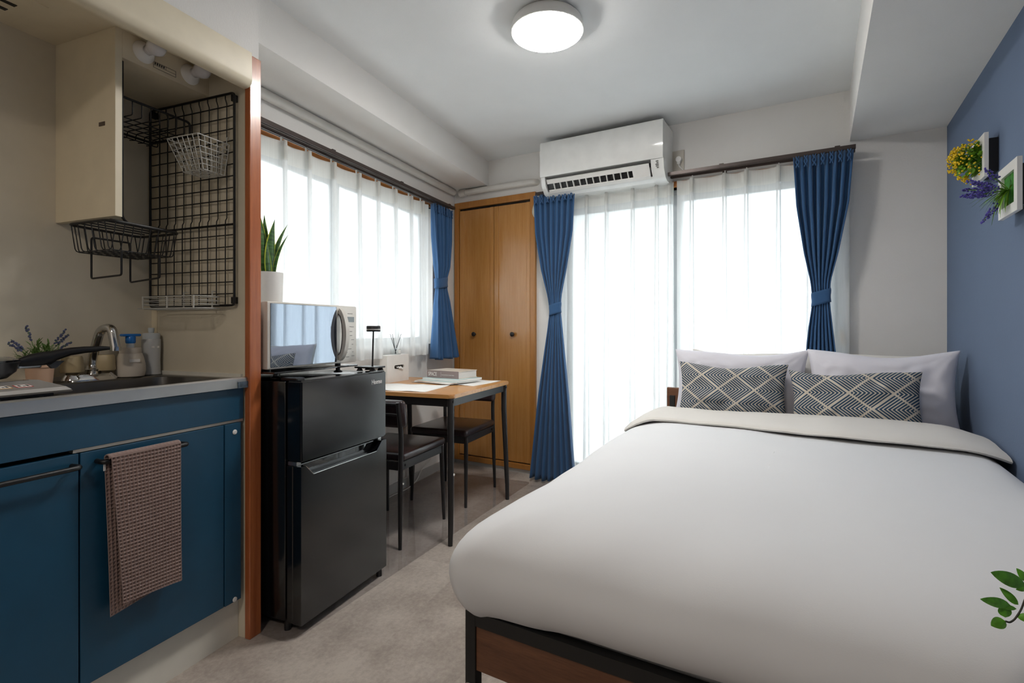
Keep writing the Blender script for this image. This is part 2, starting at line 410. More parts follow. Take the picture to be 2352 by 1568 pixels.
struct('wall_kitchen_header', BX(-1.953, -1.3, 1.962, -1.465, 1.34, H, ), [M['paper']], 'L')
struct('ceiling_kitchen', BX(-1.953, -1.3, 1.95, -1.49, 1.306, 1.962), M['creamboard'], 'L')
struct('wall_left_soffit', BX(-1.921, 1.34, 2.131, -1.608, 3.7, H), M['paper'], 'L')
struct('wall_right_beam', BX(.144, -1.6, 2.049, .547, 3.297, H), M['paper'])
# fascia board with a rounded lower edge
pts = [(-1.488, 1.977), (-1.452, 1.977), (-1.450, 1.888), (-1.453, 1.874), (-1.462, 1.864), (-1.474, 1.861), (-1.488, 1.861)]
struct('trim_1', prism(NB(), pts, -1.2, 1.30, 'y'), M['creamboard'], 'L', smooth=35)
struct('trim_2', BX(-1.487, 1.302, 0, -1.4635, 1.349, 1.976, bev=.0025), M['post'], 'L')
struct('trim_3', BX(-1.953, 1.302, .9, -1.925, 1.306, 1.962), M['creamboard'], 'L')     # corner strip
struct('baseboard_left', BX(-1.921, 1.347, 0, -1.913, 3.61, .062), M['base'], 'L')
struct('baseboard_back', BX(-2.46, 3.288, 0, -1.58, 3.297, .03), M['base'])
struct('baseboard_right', BX(.54, -1.5, 0, .547, 3.29, .06), M['base'])
# pipe along the left wall under the soffit and along the back wall
bm = NB(); tube(bm, [(-1.893, 1.35, 2.107), (-1.893, 3.57, 2.107)], .024, 16)
struct('trim_4', bm, M['pipe'], 'L', smooth=40)
bm = NB(); tube(bm, arcpts([(-2.36, 3.268, 2.103), (-1.765, 3.268, 2.103), (-1.735, 3.31, 2.103)], .03, 6), .023, 16); tube(bm, [(-2.40, 3.268, 2.103), (-2.345, 3.268, 2.103)], .029, 16)
struct('trim_5', bm, M['pipe'], smooth=40)
# closet
bm = NB(); bx(bm, -2.461, 3.272, .03, -2.42, 3.297, 2.033, bev=.003); bx(bm, -1.785, 3.272, .03, -1.743, 3.297, 2.033, bev=.003)
bx(bm, -2.42, 3.272, 1.985, -1.785, 3.297, 2.033, bev=.003); bx(bm, -2.42, 3.272, .03, -1.785, 3.297, .068, bev=.003)
struct('trim_6', bm, M['casing'])
struct('closet_gap_shade', BX(-2.42, 3.294, .068, -1.785, 3.2965, 1.985), pm('painted_gap_shade', '1c120a', .9))  # dark sheet behind the doors, shade of their gaps put into colour
def closet_door(n, x0, x1, kx, label):
    bm = NB(); bx(bm, x0+.04, 3.288, .076, x1-.032, 3.294, 1.968)
    bx(bm, x0, 3.281, .076, x0+.04, 3.294, 1.968, bev=.003); bx(bm, x1-.032, 3.281, .076, x1, 3.294, 1.968, bev=.003)
    o = struct('door_%d' % n, bm, M['closet'], base=(x0, 3.29, .07))
    k = NB(); tube(k, [(kx, 3.288, 1.01), (kx, 3.275, 1.01), (kx, 3.272, 1.01), (kx, 3.262, 1.01), (kx, 3.259, 1.01)], [.008, .008, .016, .017, .013], 20)
    obj('knob', k, M['blackmetal'], o, smooth=40)
closet_door(1, -2.416, -2.102, -2.274, ''); closet_door(2, -2.098, -1.789, -1.931, '')

# ------------------------------------------------------------ windows
def frame_bm(ax, a0, a1, b0, b1, z0, z1, t, bm=None):
    bm = bm or NB()
    def q(p0, p1, q0, q1):
        if ax == 'x': bx(bm, p0, b0, q0, p1, b1, q1)
        else: bx(bm, b0, p0, q0, b1, p1, q1)
    q(a0, a0+t, z0, z1); q(a1-t, a1, z0, z1); q(a0+t, a1-t, z0, z0+t); q(a0+t, a1-t, z1-t, z1); return bm
# left window
w1 = struct('window_1', frame_bm('y', 1.5, 3.3, -2.06, -1.985, .93, 1.925, .028), M['alu'], 'L', base=(-2.02, 2.4, .93))
for y0, y1, b in ((1.528, 2.38, -2.035), (2.345, 3.272, -2.005)):
    s = obj('sash', frame_bm('y', y0, y1, b-.012, b+.012, .958, 1.897, .034), M['alu'], w1)
    obj('pane', BX(b-.002, y0+.034, .992, b+.002, y1-.034, 1.863), M['frost'], s)
struct('trim_8', BX(-1.985, 1.46, 1.925, -1.912, 3.34, 1.965), M['orange'], 'L')
struct('trim_9', BX(-1.985, 1.5, .93, -1.905, 3.3, .945), M['white'], 'L')
# back window
w2 = struct('window_2', frame_bm('x', -1.58, .09, 3.36, 3.43, .03, 1.93, .03), M['alu'], base=(-.75, 3.39, .03))
for x0, x1, b in ((-1.55, -.74, 3.412), (-.80, .06, 3.38)):
    s = obj('sash', frame_bm('x', x0, x1, b-.012, b+.012, .06, 1.90, .042), M['alu'], w2)
    obj('pane', BX(x0+.042, b-.002, .102, x1-.042, b+.002, 1.858), M['frost'], s)
bm = NB(); bx(bm, -1.62, 3.285, 1.93, .12, 3.36, 1.965)
struct('trim_10', bm, M['orange'])
bm = NB(); bx(bm, .09, 3.285, .0, .135, 3.36, 1.93); bx(bm, -1.62, 3.285, .0, -1.58, 3.36, 1.93)
struct('trim_11', bm, M['white'])
# balcony outside
bm = NB(); bx(bm, -3, 4.4, 0, 1, 4.5, .93); struct('wall_balcony', bm, M['balcony'])
struct('wall_neighbour', BX(-4.5, 4.95, -1, -1.13, 5.2, 2.9), M['balcony'])
struct('floor_balcony', BX(-3, 3.43, -.15, 1, 4.5, -.02), M['balcony'])
struct('ceiling_balcony', BX(-3, 3.43, 2.10, 1, 3.85, 2.25), M['balcony'])
# ------------------------------------------------------------ curtain rails
def rail(name, label, fr, ax, a0, a1, bs, z, wall):
    mid = (a0+a1)/2
    base = (mid, bs[0], z) if ax == 'x' else (bs[0], mid, z)
    t = thing(name, label, 'curtain rail', base, fr)
    for b in bs:
        bm = NB()
        for (u0, u1, v0, v1) in ((-.011, .011, .004, .010), (-.011, -.007, -.008, .004), (.007, .011, -.008, .004), (-.011, -.003, -.010, -.007), (.003, .011, -.010, -.007)):
            if ax == 'x': bx(bm, a0, b+u0, z+v0, a1, b+u1, z+v1)
            else: bx(bm, b+u0, a0, z+v0, b+u1, a1, z+v1)
        obj('track', bm, M['rail'], t)
    n = 4; zz = z+.012
    for k in range(n):
        a = a0+.08+(a1-a0-.16)*k/(n-1); lo, hi = min(bs[0]-.0, wall), max(bs[0], wall)
        bm = NB()
        if ax == 'x': bx(bm, a-.012, lo-.012, zz-.002, a+.012, hi, zz+.003); bx(bm, a-.012, wall-.003, zz-.03, a+.012, wall, zz)
        else: bx(bm, lo, a-.012, zz-.002, hi+.012, a+.012, zz+.003); bx(bm, wall, a-.012, zz-.03, wall+.003, a+.012, zz)
        obj('bracket', bm, M['rail'], t)
    return t
rail('curtain_rail', 'dark bronze double curtain rail above the left window', 'L', 'y', 1.42, 3.43, (-1.815, -1.868), 1.945, -1.921)
rail('curtain_rail', 'dark bronze double curtain rail above the glazed balcony doors', 'R', 'x', -1.69, .165, (3.185, 3.245), 1.985, 3.297)

# ------------------------------------------------------------ sheers
def sheer_curtain(name, label, fr, ax, a0, a1, b, z0, z1, pleats, side, hem=.06, seed=1):
    """side=+1: folds stand out towards +b"""
    rnd = random.Random(seed)
    def row(z, off=0):
        t = (z1-z)/(z1-z0); out = []
        xs = [a0]+[p for p in pleats if a0 < p < a1]+[a1]
        for i in range(len(xs)-1):
            p, q = xs[i], xs[i+1]
            hw = .006+.014*t
            s = p+(hw if i else 0); e = q-(hw if i < len(xs)-2 else 0)
            for k in range(9):
                u = k/8; a = s+(e-s)*u
                bulge = -math.sin(math.pi*u)*(.018-.008*t)+t*.02*math.sin(6*u*math.pi+i*1.3)*math.sin(math.pi*u)
                out.append((a, bulge))
            if i < len(xs)-2:
                L = .03+.012*t; ww = .011+.012*t
                for (da, db) in ((-.5*hw, L*.4), (-ww, L*.8), (-ww*.4, L), (ww*.5, L), (ww, L*.75), (.5*hw, L*.35)):
                    out.append((q+da, db))
        r = []
        for a, d in out:
            d = (d+off)*side
            r.append((a, b+d, z) if ax == 'x' else (b+d, a, z))
        return r
    nz = 24
    base = ((a0+a1)/2, b, z0) if ax == 'x' else (b, (a0+a1)/2, z0)
    zs = [z1-(z1-z0)*k/nz for k in range(nz+1)]
    t = thing(name, label, 'sheer curtain', base, fr)
    obj('voile', sheet([row(z) for z in zs]), M['sheer'], t, smooth=True)
    obj('header_band', sheet([row(z, .0015) for z in (z1+.004, z1-.04, z1-.085)]), M['sheerband'], t, smooth=True)
    obj('hem', sheet([row(z, .0015) for z in (z0+hem, z0+hem/2, z0-.001)]), M['sheer'], t, smooth=True)
    for p in pleats:
        bm = NB()
        if ax == 'x': bx(bm, p-.003, b-.004, z1-.02, p+.003, b+.004, z1+.028)
        else: bx(bm, b-.004, p-.003, z1-.02, b+.004, p+.003, z1+.028)
        obj('hook', bm, M['white'], t)
    return t
sheer_curtain('sheer_curtain', 'short white sheer curtain over the left window', 'L', 'y', 1.45, 3.15, -1.868, .875, 1.912,
              [1.62, 1.835, 1.99, 2.169, 2.373, 2.547, 2.724, 2.901, 3.045], 1, .065)
sheer_curtain('sheer_curtain', 'long white sheer curtain on the left half of the balcony doors', 'R', 'x', -1.62, -.765, 3.245, .03, 1.952,
              [-1.47, -1.328, -1.19, -1.016, -.863, -.785], -1, .1, 3)
sheer_curtain('sheer_curtain', 'long white sheer curtain on the right half of the balcony doors', 'R', 'x', -.745, .14, 3.243, .03, 1.952,
              [-.654, -.47, -.354, -.19, -.04], -1, .1, 5)

# ------------------------------------------------------------ blue drapes
def drape(name, label, fr, ax, side, b, prof, tie_z, zt, zb, n=7, seed=0):
    """prof: list (z, lo, hi, amp) from top to bottom"""
    rnd = random.Random(seed); ph = [rnd.uniform(-.25, .25) for _ in range(n*2+2)]
    def at(z):
        for (za, la, ha, aa), (zc, lc, hc, ac) in zip(prof, prof[1:]):
            if za >= z >= zc:
                u = (za-z)/(za-zc); u = u*u*(3-2*u) if False else u
                return la+(lc-la)*u, ha+(hc-ha)*u, aa+(ac-aa)*u
        return prof[-1][1:]
    rows = []; nz = 60; per = 10
    for k in range(nz+1):
        z = zt-(zt-zb)*k/nz; lo, hi, am = at(z); r = []
        top = max(0, 1-(zt-z)/.09)
        for i in range(n*per+1):
            u = i/(n*per); j = i/per
            w_ = math.cos(2*math.pi*j+ph[int(j)]*.5)
            d = am*(w_*abs(w_)**.3)*(1+.3*math.sin(j*2.1+z*1.5))
            aa = lo+(hi-lo)*u+math.sin(4*math.pi*j)*.004*(1-top)
            zz = z+(.006*math.sin(j*2+1) if k == nz else 0)
            d = (d+am)*side
            r.append((aa, b+d, zz) if ax == 'x' else (b+d, aa, zz))
        rows.append(r)
    lo, hi, am = at(tie_z)
    c = ((lo+hi)/2, b+am*side, zb) if ax == 'x' else (b+am*side, (lo+hi)/2, zb)
    t = thing(name, label, 'curtain', c, fr)
    obj('cloth', sheet(rows), M['drape'], t, smooth=True, mods=[('SOLIDIFY', dict(thickness=.0025))])
    # tieback band
    rows = []; ha = (hi-lo)/2+.006; hb = am+.012; mid = (lo+hi)/2
    for k in range(7):
        z = tie_z+.036-.072*k/6; sl = 1+.03*math.sin(k*1.3); r = []
        for i in range(28):
            a = 2*math.pi*i/28
            ca = math.copysign(abs(math.cos(a))**.7, math.cos(a)); sa = math.copysign(abs(math.sin(a))**.7, math.sin(a))
            p = mid+ha*ca*sl; q = b+am*side+hb*sa
            zz = z+.012*ca
            r.append((p, q, zz) if ax == 'x' else (q, p, zz))
        rows.append(r)
    bm = sheet(rows, True)
    obj('tieback', bm, M['drape'], t, smooth=True, mods=[('SOLIDIFY', dict(thickness=.004))])
    bm = NB()
    for i in range(n):
        a = prof[0][1]+(prof[0][2]-prof[0][1])*(i+.5)/n
        for s_ in (-1, 1):
            pp = []
            for k in range(7):
                u = k/6; aa = a+s_*.007*math.cos(u*math.pi*2); zz = zt+.002-.06*u
                q = b+(prof[0][3]*2+.004)*side if False else b+(prof[0][3]*2.15)*side
                pp.append((aa, q, zz) if ax == 'x' else (q, aa, zz))
            tube(bm, pp, .0035, 6)
    obj('pleats', bm, M['drape'], t, smooth=True)
    return t
drape('blue_curtain', 'long blue curtain tied back beside the wooden closet', 'R', 'x', -1, 3.185,
      [(1.965, -1.69, -1.385, .018), (1.7, -1.675, -1.40, .019), (1.45, -1.63, -1.45, .018), (1.27, -1.585, -1.495, .013), (1.17, -1.572, -1.50, .011), (1.05, -1.585, -1.485, .014), (.6, -1.645, -1.43, .024), (.02, -1.71, -1.375, .03)],
      1.185, 1.965, .02, 7, 1)
drape('blue_curtain', 'long blue curtain tied back behind the pillows', 'R', 'x', -1, 3.185,
      [(1.965, -.115, .155, .018), (1.7, -.10, .135, .019), (1.45, -.065, .09, .018), (1.3, -.035, .055, .013), (1.2, -.025, .05, .011), (1.05, -.045, .065, .014), (.6, -.085, .11, .024), (.02, -.12, .14, .03)],
      1.215, 1.965, .02, 7, 2)
drape('blue_curtain', 'short blue curtain tied back at the left window', 'L', 'y', 1, -1.868,
      [(1.925, 3.15, 3.43, .022), (1.7, 3.16, 3.42, .025), (1.5, 3.20, 3.40, .022), (1.42, 3.23, 3.375, .015), (1.34, 3.235, 3.38, .014), (1.25, 3.21, 3.41, .018), (.84, 3.15, 3.49, .034)],
      1.385, 1.925, .835, 7, 3)

# ------------------------------------------------------------ air conditioner
ac = thing('air_conditioner', 'white wall-mounted air conditioner above the curtain rail', 'air conditioner', (-1.19, 3.297, 1.94))
x0, x1 = -1.592, -.783
bm = prism(NB(), [(3.297, 2.282), (3.085, 2.282), (3.078, 2.27), (3.078, 2.07), (3.13, 2.045), (3.16, 2.0), (3.20, 1.975), (3.297, 1.965)], x0+.004, x1-.004)
obj('body', bm, M['acwhite'], ac)
bm = prism(NB(), [(3.078, 2.286), (3.066, 2.284), (3.058, 2.272), (3.055, 2.2), (3.056, 2.062), (3.060, 2.055), (3.078, 2.055)], x0, x1)
obj('front_panel', bm, M['acwhite'], ac, smooth=40)
for a, b_ in ((x0, x0+.03), (x1-.075, x1)):
    bm = prism(NB(), [(3.297, 2.28), (3.08, 2.28), (3.07, 2.052), (3.082, 2.0), (3.12, 1.955), (3.16, 1.94), (3.297, 1.938)], a, b_)
    obj('end_cover', bm, M['acwhite'], ac, smooth=30)
bm = prism(NB(), [(3.297, 1.939), (3.16, 1.941), (3.128, 1.956), (3.115, 1.966), (3.128, 1.972), (3.20, 1.975), (3.297, 1.965)], x0+.03, x1-.075)
obj('bottom_cover', bm, M['acwhite'], ac)
bm = prism(NB(), [(3.085, 2.04), (3.122, 1.968), (3.14, 1.97), (3.12, 2.05)], x0+.032, x1-.077); obj('outlet', bm, M['blackplastic'], ac)
bm = prism(NB(), [(3.069, 2.036), (3.063, 2.030), (3.078, 2.008), (3.084, 2.012)], x0+.045, x1-.085); obj('flap', bm, M['white'], ac)
bm = prism(NB(), [(3.105, 1.976), (3.101, 1.969), (3.120, 1.956), (3.127, 1.963)], x0+.045, x1-.085); obj('lower_flap', bm, M['white'], ac)
for k in range(12):
    xx = x0+.085+k*.0455
    obj('vane', prism(NB(), [(3.080, 2.010), (3.10, 2.02), (3.127, 1.975), (3.108, 1.970)], xx, xx+.005), M['white'], ac)
bm = prism(NB(), [(3.078, 2.010), (3.10, 2.02), (3.127, 1.975), (3.106, 1.966)], x1-.19, x1-.085); obj('motor_cover', bm, M['white'], ac)
bm = NB()
for k in range(5): bx(bm, x1-.045+.004*math.sin(k*2), 3.0665+.0025*k*.9, 2.04-.009*k, x1-.03, 3.072+.0025*k, 2.043-.009*k)
obj('indicator_marks', bm, M['darkprint'], ac)
# outlet plate, plug and cord
t = thing('wall_socket', 'beige socket plate beside the air conditioner with its plug', 'socket', (-.75, 3.297, 2.09))
obj('plate', BX(-.785, 3.289, 2.02, -.712, 3.297, 2.155, bev=.003), M['plate'], t)
bm = NB(); disc(bm, (-.742, 3.277, 2.095), .017, .024, 'y', 16); bx(bm, -.752, 3.268, 2.066, -.732, 3.285, 2.09, bev=.004)
tube(bm, arcpts([(-.742, 3.277, 2.075), (-.738, 3.272, 2.05), (-.718, 3.28, 2.03), (-.716, 3.285, 1.995), (-.74, 3.285, 1.985), (-.79, 3.285, 1.985)], .03, 5), .0035, 8)
obj('plug', bm, M['white'], t, smooth=40)
# refrigerant pipe wrapped in cream tape
bm = tube(NB(), arcpts([(-1.60, 3.262, 1.985), (-1.69, 3.262, 1.985), (-1.725, 3.265, 1.93), (-1.735, 3.27, 1.86), (-1.70, 3.31, 1.83)], .05, 5), [.026]*6+[.028]*4+[.032]*4+[.036]*6, 12) if False else NB()
pp = arcpts([(-1.575, 3.262, 1.975), (-1.665, 3.262, 1.995), (-1.715, 3.262, 1.945), (-1.73, 3.262, 1.87), (-1.69, 3.285, 1.845)], .05, 5)
tube(bm, pp, [.022+.012*min(1, i/len(pp)*1.3) for i in range(len(pp))], 14)
o = obj('pipe_cover', bm, M['putty'], base=(-1.73, 3.262, 1.9), smooth=40)
tag(o, 'cream taped air conditioner pipe curling into the wall', 'pipe')
# window latch at right casing
t = thing('crescent_latch', 'small salmon latch on white casing right of balcony doors', 'latch', (.112, 3.285, 1.0))
obj('plate', BX(.100, 3.281, .955, .124, 3.285, 1.045), M['ivory'], t); obj('lever', BX(.108, 3.268, .965, .117, 3.281, 1.035, bev=.003), M['latch'], t)

# ceiling lamp
t = thing('ceiling_lamp', 'round lit white ceiling lamp', 'ceiling lamp', (-.961, 1.91, 2.322))
obj('housing', lathe(NB(), [(.13, 0), (.142, -.012), (.148, -.03), (.149, -.052), (.146, -.054)], (-.961, 1.91, 2.322), 64), M['white'], t, smooth=40)
obj('cover', lathe(NB(), [(.146, -.052), (.144, -.056), (.136, -.062), (.10, -.068), (.04, -.071)], (-.961, 1.91, 2.322), 64), M['lampglow'], t, smooth=50)

# ------------------------------------------------------------ kitchen
k = thing('kitchen_cabinet', 'teal blue sink cabinet with black bar handles', 'cabinet', (-1.7, .6, 0), 'L')
obj('carcass', BX(-1.95, -.62, .145, -1.508, 1.285, .71), M['teal'], k)
obj('kick_board', BX(-1.95, -.62, 0, -1.52, 1.305, .143), M['whitekick'], k)
obj('front_panel', BX(-1.508, -.62, .748, -1.488, 1.298, .851, bev=.0012), M['teal'], k)
obj('strip', BX(-1.508, .80, .7395, -1.4905, 1.298, .7475), M['alu_strip'], k)
def cdoor(y0, y1, h0, h1):
    d = obj('door', BX(-1.507, y0, .145, -1.488, y1, .737, bev=.0012), M['teal'], k)
    bm = NB(); pts = arcpts([(-1.488, h0+.004, .709), (-1.455, h0, .709), (-1.455, h1, .709), (-1.488, h1-.004, .709)], .018, 5)
    tube(bm, pts, .0065, 12); obj('handle', bm, M['black'], d, smooth=40)
cdoor(.352, .811, .38, .80); cdoor(.815, 1.223, .848, 1.078)
d = obj('door', BX(-1.507, -.6, .145, -1.488, .348, .737, bev=.0012), M['teal'], k)
f = obj('filler_panel', BX(-1.506, 1.226, .145, -1.486, 1.287, .737, bev=.0012), M['teal'], k)
for z in (.708, .153): obj('screw_cap', lathe(place(lathe(NB(), [(.008, 0), (.008, .002), (.005, .0035)], (0, 0, 0), 20), (-1.486, 1.262, z), (0, 1, 0), (0, 0, 1)), [(.0001, 0), (.00011, .0001)], (-1.487, 1.262, z), 3), M['white'], f)

# worktop with sink
t = thing('worktop', 'stainless steel worktop with inset sink', 'worktop', (-1.7, .6, .852), 'L')
bm = NB()
outer = rrect(-1.952, .62, -1.485, 1.305, .002); rim = rrect(-1.845, .80, -1.535, 1.272, .045)
zt = .884
def ring(pts, z): return [bm.verts.new((x, y, z)) for x, y in pts]
r0 = ring(outer, zt); r1 = ring(rim, zt); ring_faces(bm, r0, r1)
def inset(q, d): return rrect(-1.845+d, .80+d, -1.535-d, 1.272-d, max(.045-d*.3, .02))
r2 = ring(inset(0, .004), zt-.004); ring_faces(bm, r1, r2); r3 = ring(inset(0, .010), zt-.14); ring_faces(bm, r2, r3)
r4 = ring(inset(0, .03), zt-.165); ring_faces(bm, r3, r4); bm.faces.new(r4)
obj('sink', bm, M['sinksteel'], t, smooth=30)
bm = NB(); bx(bm, -1.952, -.62, .864, -1.485, .62, zt)
obj('top', bm, M['steel'], t)
bm = prism(NB(), [(-1.535, .882), (-1.50, .8845), (-1.486, .8885), (-1.478, .8885), (-1.473, .884), (-1.472, .854), (-1.488, .852), (-1.488, .872)], -.62, 1.304, 'y')
obj('front_edge', bm, M['steel'], t, smooth=35)
obj('end_cap', BX(-1.4725, 1.262, .853, -1.4705, 1.303, .874), pm('grey_tape', '6f7d8a', .3, .7, var=.3, nscale=80), t)
bm = NB(); bx(bm, -1.953, -.62, zt, -1.945, 1.305, .897); bx(bm, -1.953, 1.298, zt, -1.50, 1.306, .897)
obj('caulk', bm, M['whitekick'], t)

# towel on the handle
def waffle(y0t, y1t, zt_, y0b, y1b, zb0, zb1, x, name, parent, flip=1):
    ny, nz = 19, 41; s = 4; rows = []
    for j in range(nz*s+1):
        v = j/(nz*s); r = []
        for i in range(ny*s+1):
            u = i/(ny*s); y = (y0t+(y1t-y0t)*u)*(1-v)+(y0b+(y1b-y0b)*u)*v
            zb = zb0+(zb1-zb0)*u; z = zt_+(zb-zt_)*v
            cu = abs(((u*ny) % 1)-.5)*2; cv = abs(((v*nz) % 1)-.5)*2
            dd = max(cu, cv)**1.5*.0042
            r.append((x+flip*dd+.004*math.sin(u*3+v*2), y, z))
        rows.append(r)
    bm = sheet(rows); return obj(name, bm, M['towel'], parent, smooth=25, mods=[('SOLIDIFY', dict(thickness=.002))])
t = thing('kitchen_towel', 'taupe waffle-weave towel hanging over the right cabinet handle', 'towel', (-1.455, .95, .3), 'L')
waffle(.862, 1.046, .719, .888, 1.052, .333, .318, -1.448, 'front_layer', t)
waffle(.856, 1.046, .716, .868, 1.04, .302, .32, -1.470, 'back_layer', t)
rows = []
for kk in range(7):
    a = math.pi*kk/6; rows.append([(-1.457+.0115*math.cos(a), .857+(1.048-.857)*i/57, .716+.011*math.sin(a)+.0012*abs(math.sin(i*math.pi/3))) for i in range(58)])
obj('fold', sheet(rows), M['towel'], t, smooth=True, mods=[('SOLIDIFY', dict(thickness=.003))])
obj('care_tag', BX(-1.464, .853, .685, -1.4625, .858, .712), M['paperw'], t)

# tap
t = thing('kitchen_tap', 'chrome tap with two beige knobs', 'tap', (-1.90, 1.08, .884), 'L')
bm = NB(); o_ = [(-1.925, 1.0), (-1.875, 1.0)]
g0 = ring if False else None
pl = rrect(-1.928, .99, -1.862, 1.143, .03)
def lring(bm, pts, z, s=1, c=(-1.895, 1.078)): return [bm.verts.new((c[0]+(x-c[0])*s, c[1]+(y-c[1])*s, z)) for x, y in pts]
a = lring(bm, pl, .884); b_ = lring(bm, pl, .889, .98); c_ = lring(bm, pl, .904, .80); ring_faces(bm, a, b_); ring_faces(bm, b_, c_); bm.faces.new(c_); bm.faces.new(a[::-1])
for yy in (1.014, 1.108): lathe(bm, [(.030, 0), (.028, .008), (.016, .022), (.013, .034)], (-1.893, yy, .888), 24)
lathe(bm, [(.022, .90-.884), (.019, .028), (.022, .034), (.016, .040), (.014, .05)], (-1.90, 1.075, .884), 24)
obj('base', bm, M['chrome'], t, smooth=40)
for yy in (1.014, 1.108):
    bm = NB(); rs = []
    for z, s_ in ((.913, .029), (.916, .0305), (.958, .0265), (.964, .024)):
        rs.append([bm.verts.new((-1.893+(s_*(1+.07*math.cos(4*an)))*math.cos(an), yy+(s_*(1+.07*math.cos(4*an)))*math.sin(an), z)) for an in [2*math.pi*q/32 for q in range(32)]])
    for i in range(3): ring_faces(bm, rs[i], rs[i+1])
    bm.faces.new(rs[0][::-1]); bm.faces.new(rs[-1]); obj('knob', bm, M['knob'], t, smooth=50)
pp = arcpts([(-1.90, 1.075, .92), (-1.898, 1.076, .965), (-1.864, 1.078, 1.049), (-1.815, 1.083, 1.056), (-1.80, 1.085, .985)], .05, 7)
obj('spout', tube(NB(), pp, .0135, 16), M['chrome'], t, smooth=50)
obj('spout_ring', tube(NB(), [(-1.8005, 1.085, .992), (-1.80, 1.085, .979)], .0152, 16), M['chrome'], t, smooth=40)

# bottles
t = thing('soap_dispenser', 'squat off-white soap bottle with blue pump', 'bottle', (-1.880, 1.181, .884), 'L')
c = (-1.880, 1.181, .884)
obj('bottle', lathe(NB(), [(.030, 0), (.040, .004), (.044, .022), (.0425, .045), (.038, .068), (.034, .080), (.034, .082)], c, 40), M['bottle'], t, smooth=50)
obj('collar', lathe(NB(), [(.031, .082), (.032, .084), (.032, .099), (.029, .101)], c, 32), M['bottle'], t, smooth=40)
obj('neck', lathe(NB(), [(.012, .101), (.012, .118)], c, 20), M['clearpl'], t, smooth=40)
pb = lathe(NB(), [(.013, .116), (.015, .120), (.015, .138), (.012, .142)], c, 24)
bx(pb, c[0]-.012, c[1]-.03, c[2]+.140, c[0]+.012, c[1]+.03, c[2]+.149, bev=.004)
obj('pump', pb, M['bluepump'], t, smooth=40)
lb = NB(); bx(lb, -.0148, -.0052, 0, .0148, .0052, .0003); place(lb, (c[0]+.041, c[1]-.012, c[2]+.058), (.35, .94, 0), (-.2, .08, .97)); obj('label', lb, M['paperw'], t)
t = thing('pump_bottle', 'tall pale grey embossed bottle in the sink corner', 'bottle', (-1.905, 1.268, .884), 'L'); c = (-1.905, 1.268, .884)
obj('bottle', lathe(NB(), [(.027, 0), (.0305, .003), (.029, .012), (.028, .05), (.0295, .10), (.0298, .128), (.029, .130)], c, 36), M['greybottle'], t, smooth=50)
obj('cap', lathe(NB(), [(.027, .130), (.0275, .132), (.0275, .148), (.024, .151)], c, 32), M['clearpl'], t, smooth=40)
obj('nozzle', lathe(NB(), [(.007, .151), (.009, .154), (.010, .168), (.008, .170)], c, 20), M['clearpl'], t, smooth=40)
lb = NB(); bx(lb, -.013, -.0035, 0, .013, .0035, .0003); place(lb, (c[0]+.0285, c[1]-.004, c[2]+.101), (.1, .99, 0), (0, 0, 1)); obj('label', lb, M['paperw'], t)

# leaves
def leaf(bm, p, d, L, W, up=(0, 0, 1), curl=.15, n=5, uvl=None):
    p = Vector(p); d = Vector(d).normalized(); s = d.cross(Vector(up)); s = s.normalized() if s.length > 1e-3 else Vector((1, 0, 0)); nn = s.cross(d)
    g = []
    for i in range(n+1):
        u = i/n; w_ = W*math.sin(math.pi*min(1, (u*.92+.05)))**.8*.5 if i < n else 0.0004
        c = p+d*L*u-nn*curl*L*u*u
        g.append([bm.verts.new(c-s*w_+nn*w_*.3), bm.verts.new(c), bm.verts.new(c+s*w_+nn*w_*.3)])
    for i in range(n):
        for q in (0, 1):
            f = bm.faces.new((g[i][q], g[i][q+1], g[i+1][q+1], g[i+1][q]))
            if uvl:
                for lp, (a, b) in zip(f.loops, ((q, i), (q+1, i), (q+1, i+1), (q, i+1))): lp[uvl].uv = (a/2, b/n)
def blob(bm, p, r): 
    bmesh.ops.create_icosphere(bm, subdivisions=1, radius=r, matrix=Matrix.Translation(p))
rnd = random.Random(7)
def rdir(v, s): return Vector((v[0]+rnd.uniform(-s, s), v[1]+rnd.uniform(-s, s), v[2]+rnd.uniform(-s, s))).normalized()
t = thing('potted_lavender', 'small lavender in pink paper pot behind the frying pan', 'plant', (-1.87, .918, .884), 'L'); c = Vector((-1.87, .918, .884))
obj('pot', lathe(NB(), [(.029, 0), (.033, .05), (.036, .052), (.037, .072), (.032, .072), (.030, .06)], c, 28), M['pink'], t, smooth=35)
bm = NB(); fl = NB()
for q in range(34):
    dd = rdir((0, 0, 1), .9); dd.z = abs(dd.z)*.8+.15; L = rnd.uniform(.04, .075)
    p1 = c+Vector((0, 0, .065)); p2 = p1+dd*L; tube(bm, [p1, p2], .0008, 4)
    for z in range(6): leaf(bm, p1+dd*L*(.3+.7*z/6), rdir(dd, .9), .022, .005)
for (ddx, ddy, L) in ((0, -.3, .115), (.2, .55, .115), (.1, .8, .11), (.1, -1, .10), (.1, 1.25, .10), (.2, -1.3, .10)):
    dd = Vector((ddx, ddy, 1)).normalized(); p1 = c+Vector((0, 0, .065)); tube(bm, [p1, p1+dd*L], .001, 5)
    for z in range(18): blob(fl, p1+dd*L*(.6+.4*z/18)+rdir((0, 0, 0), 1)*.003, .0032)
obj('foliage', bm, M['leafgrey'], t); obj('flowers', fl, M['lavgrey'], t)['kind'] = 'stuff'

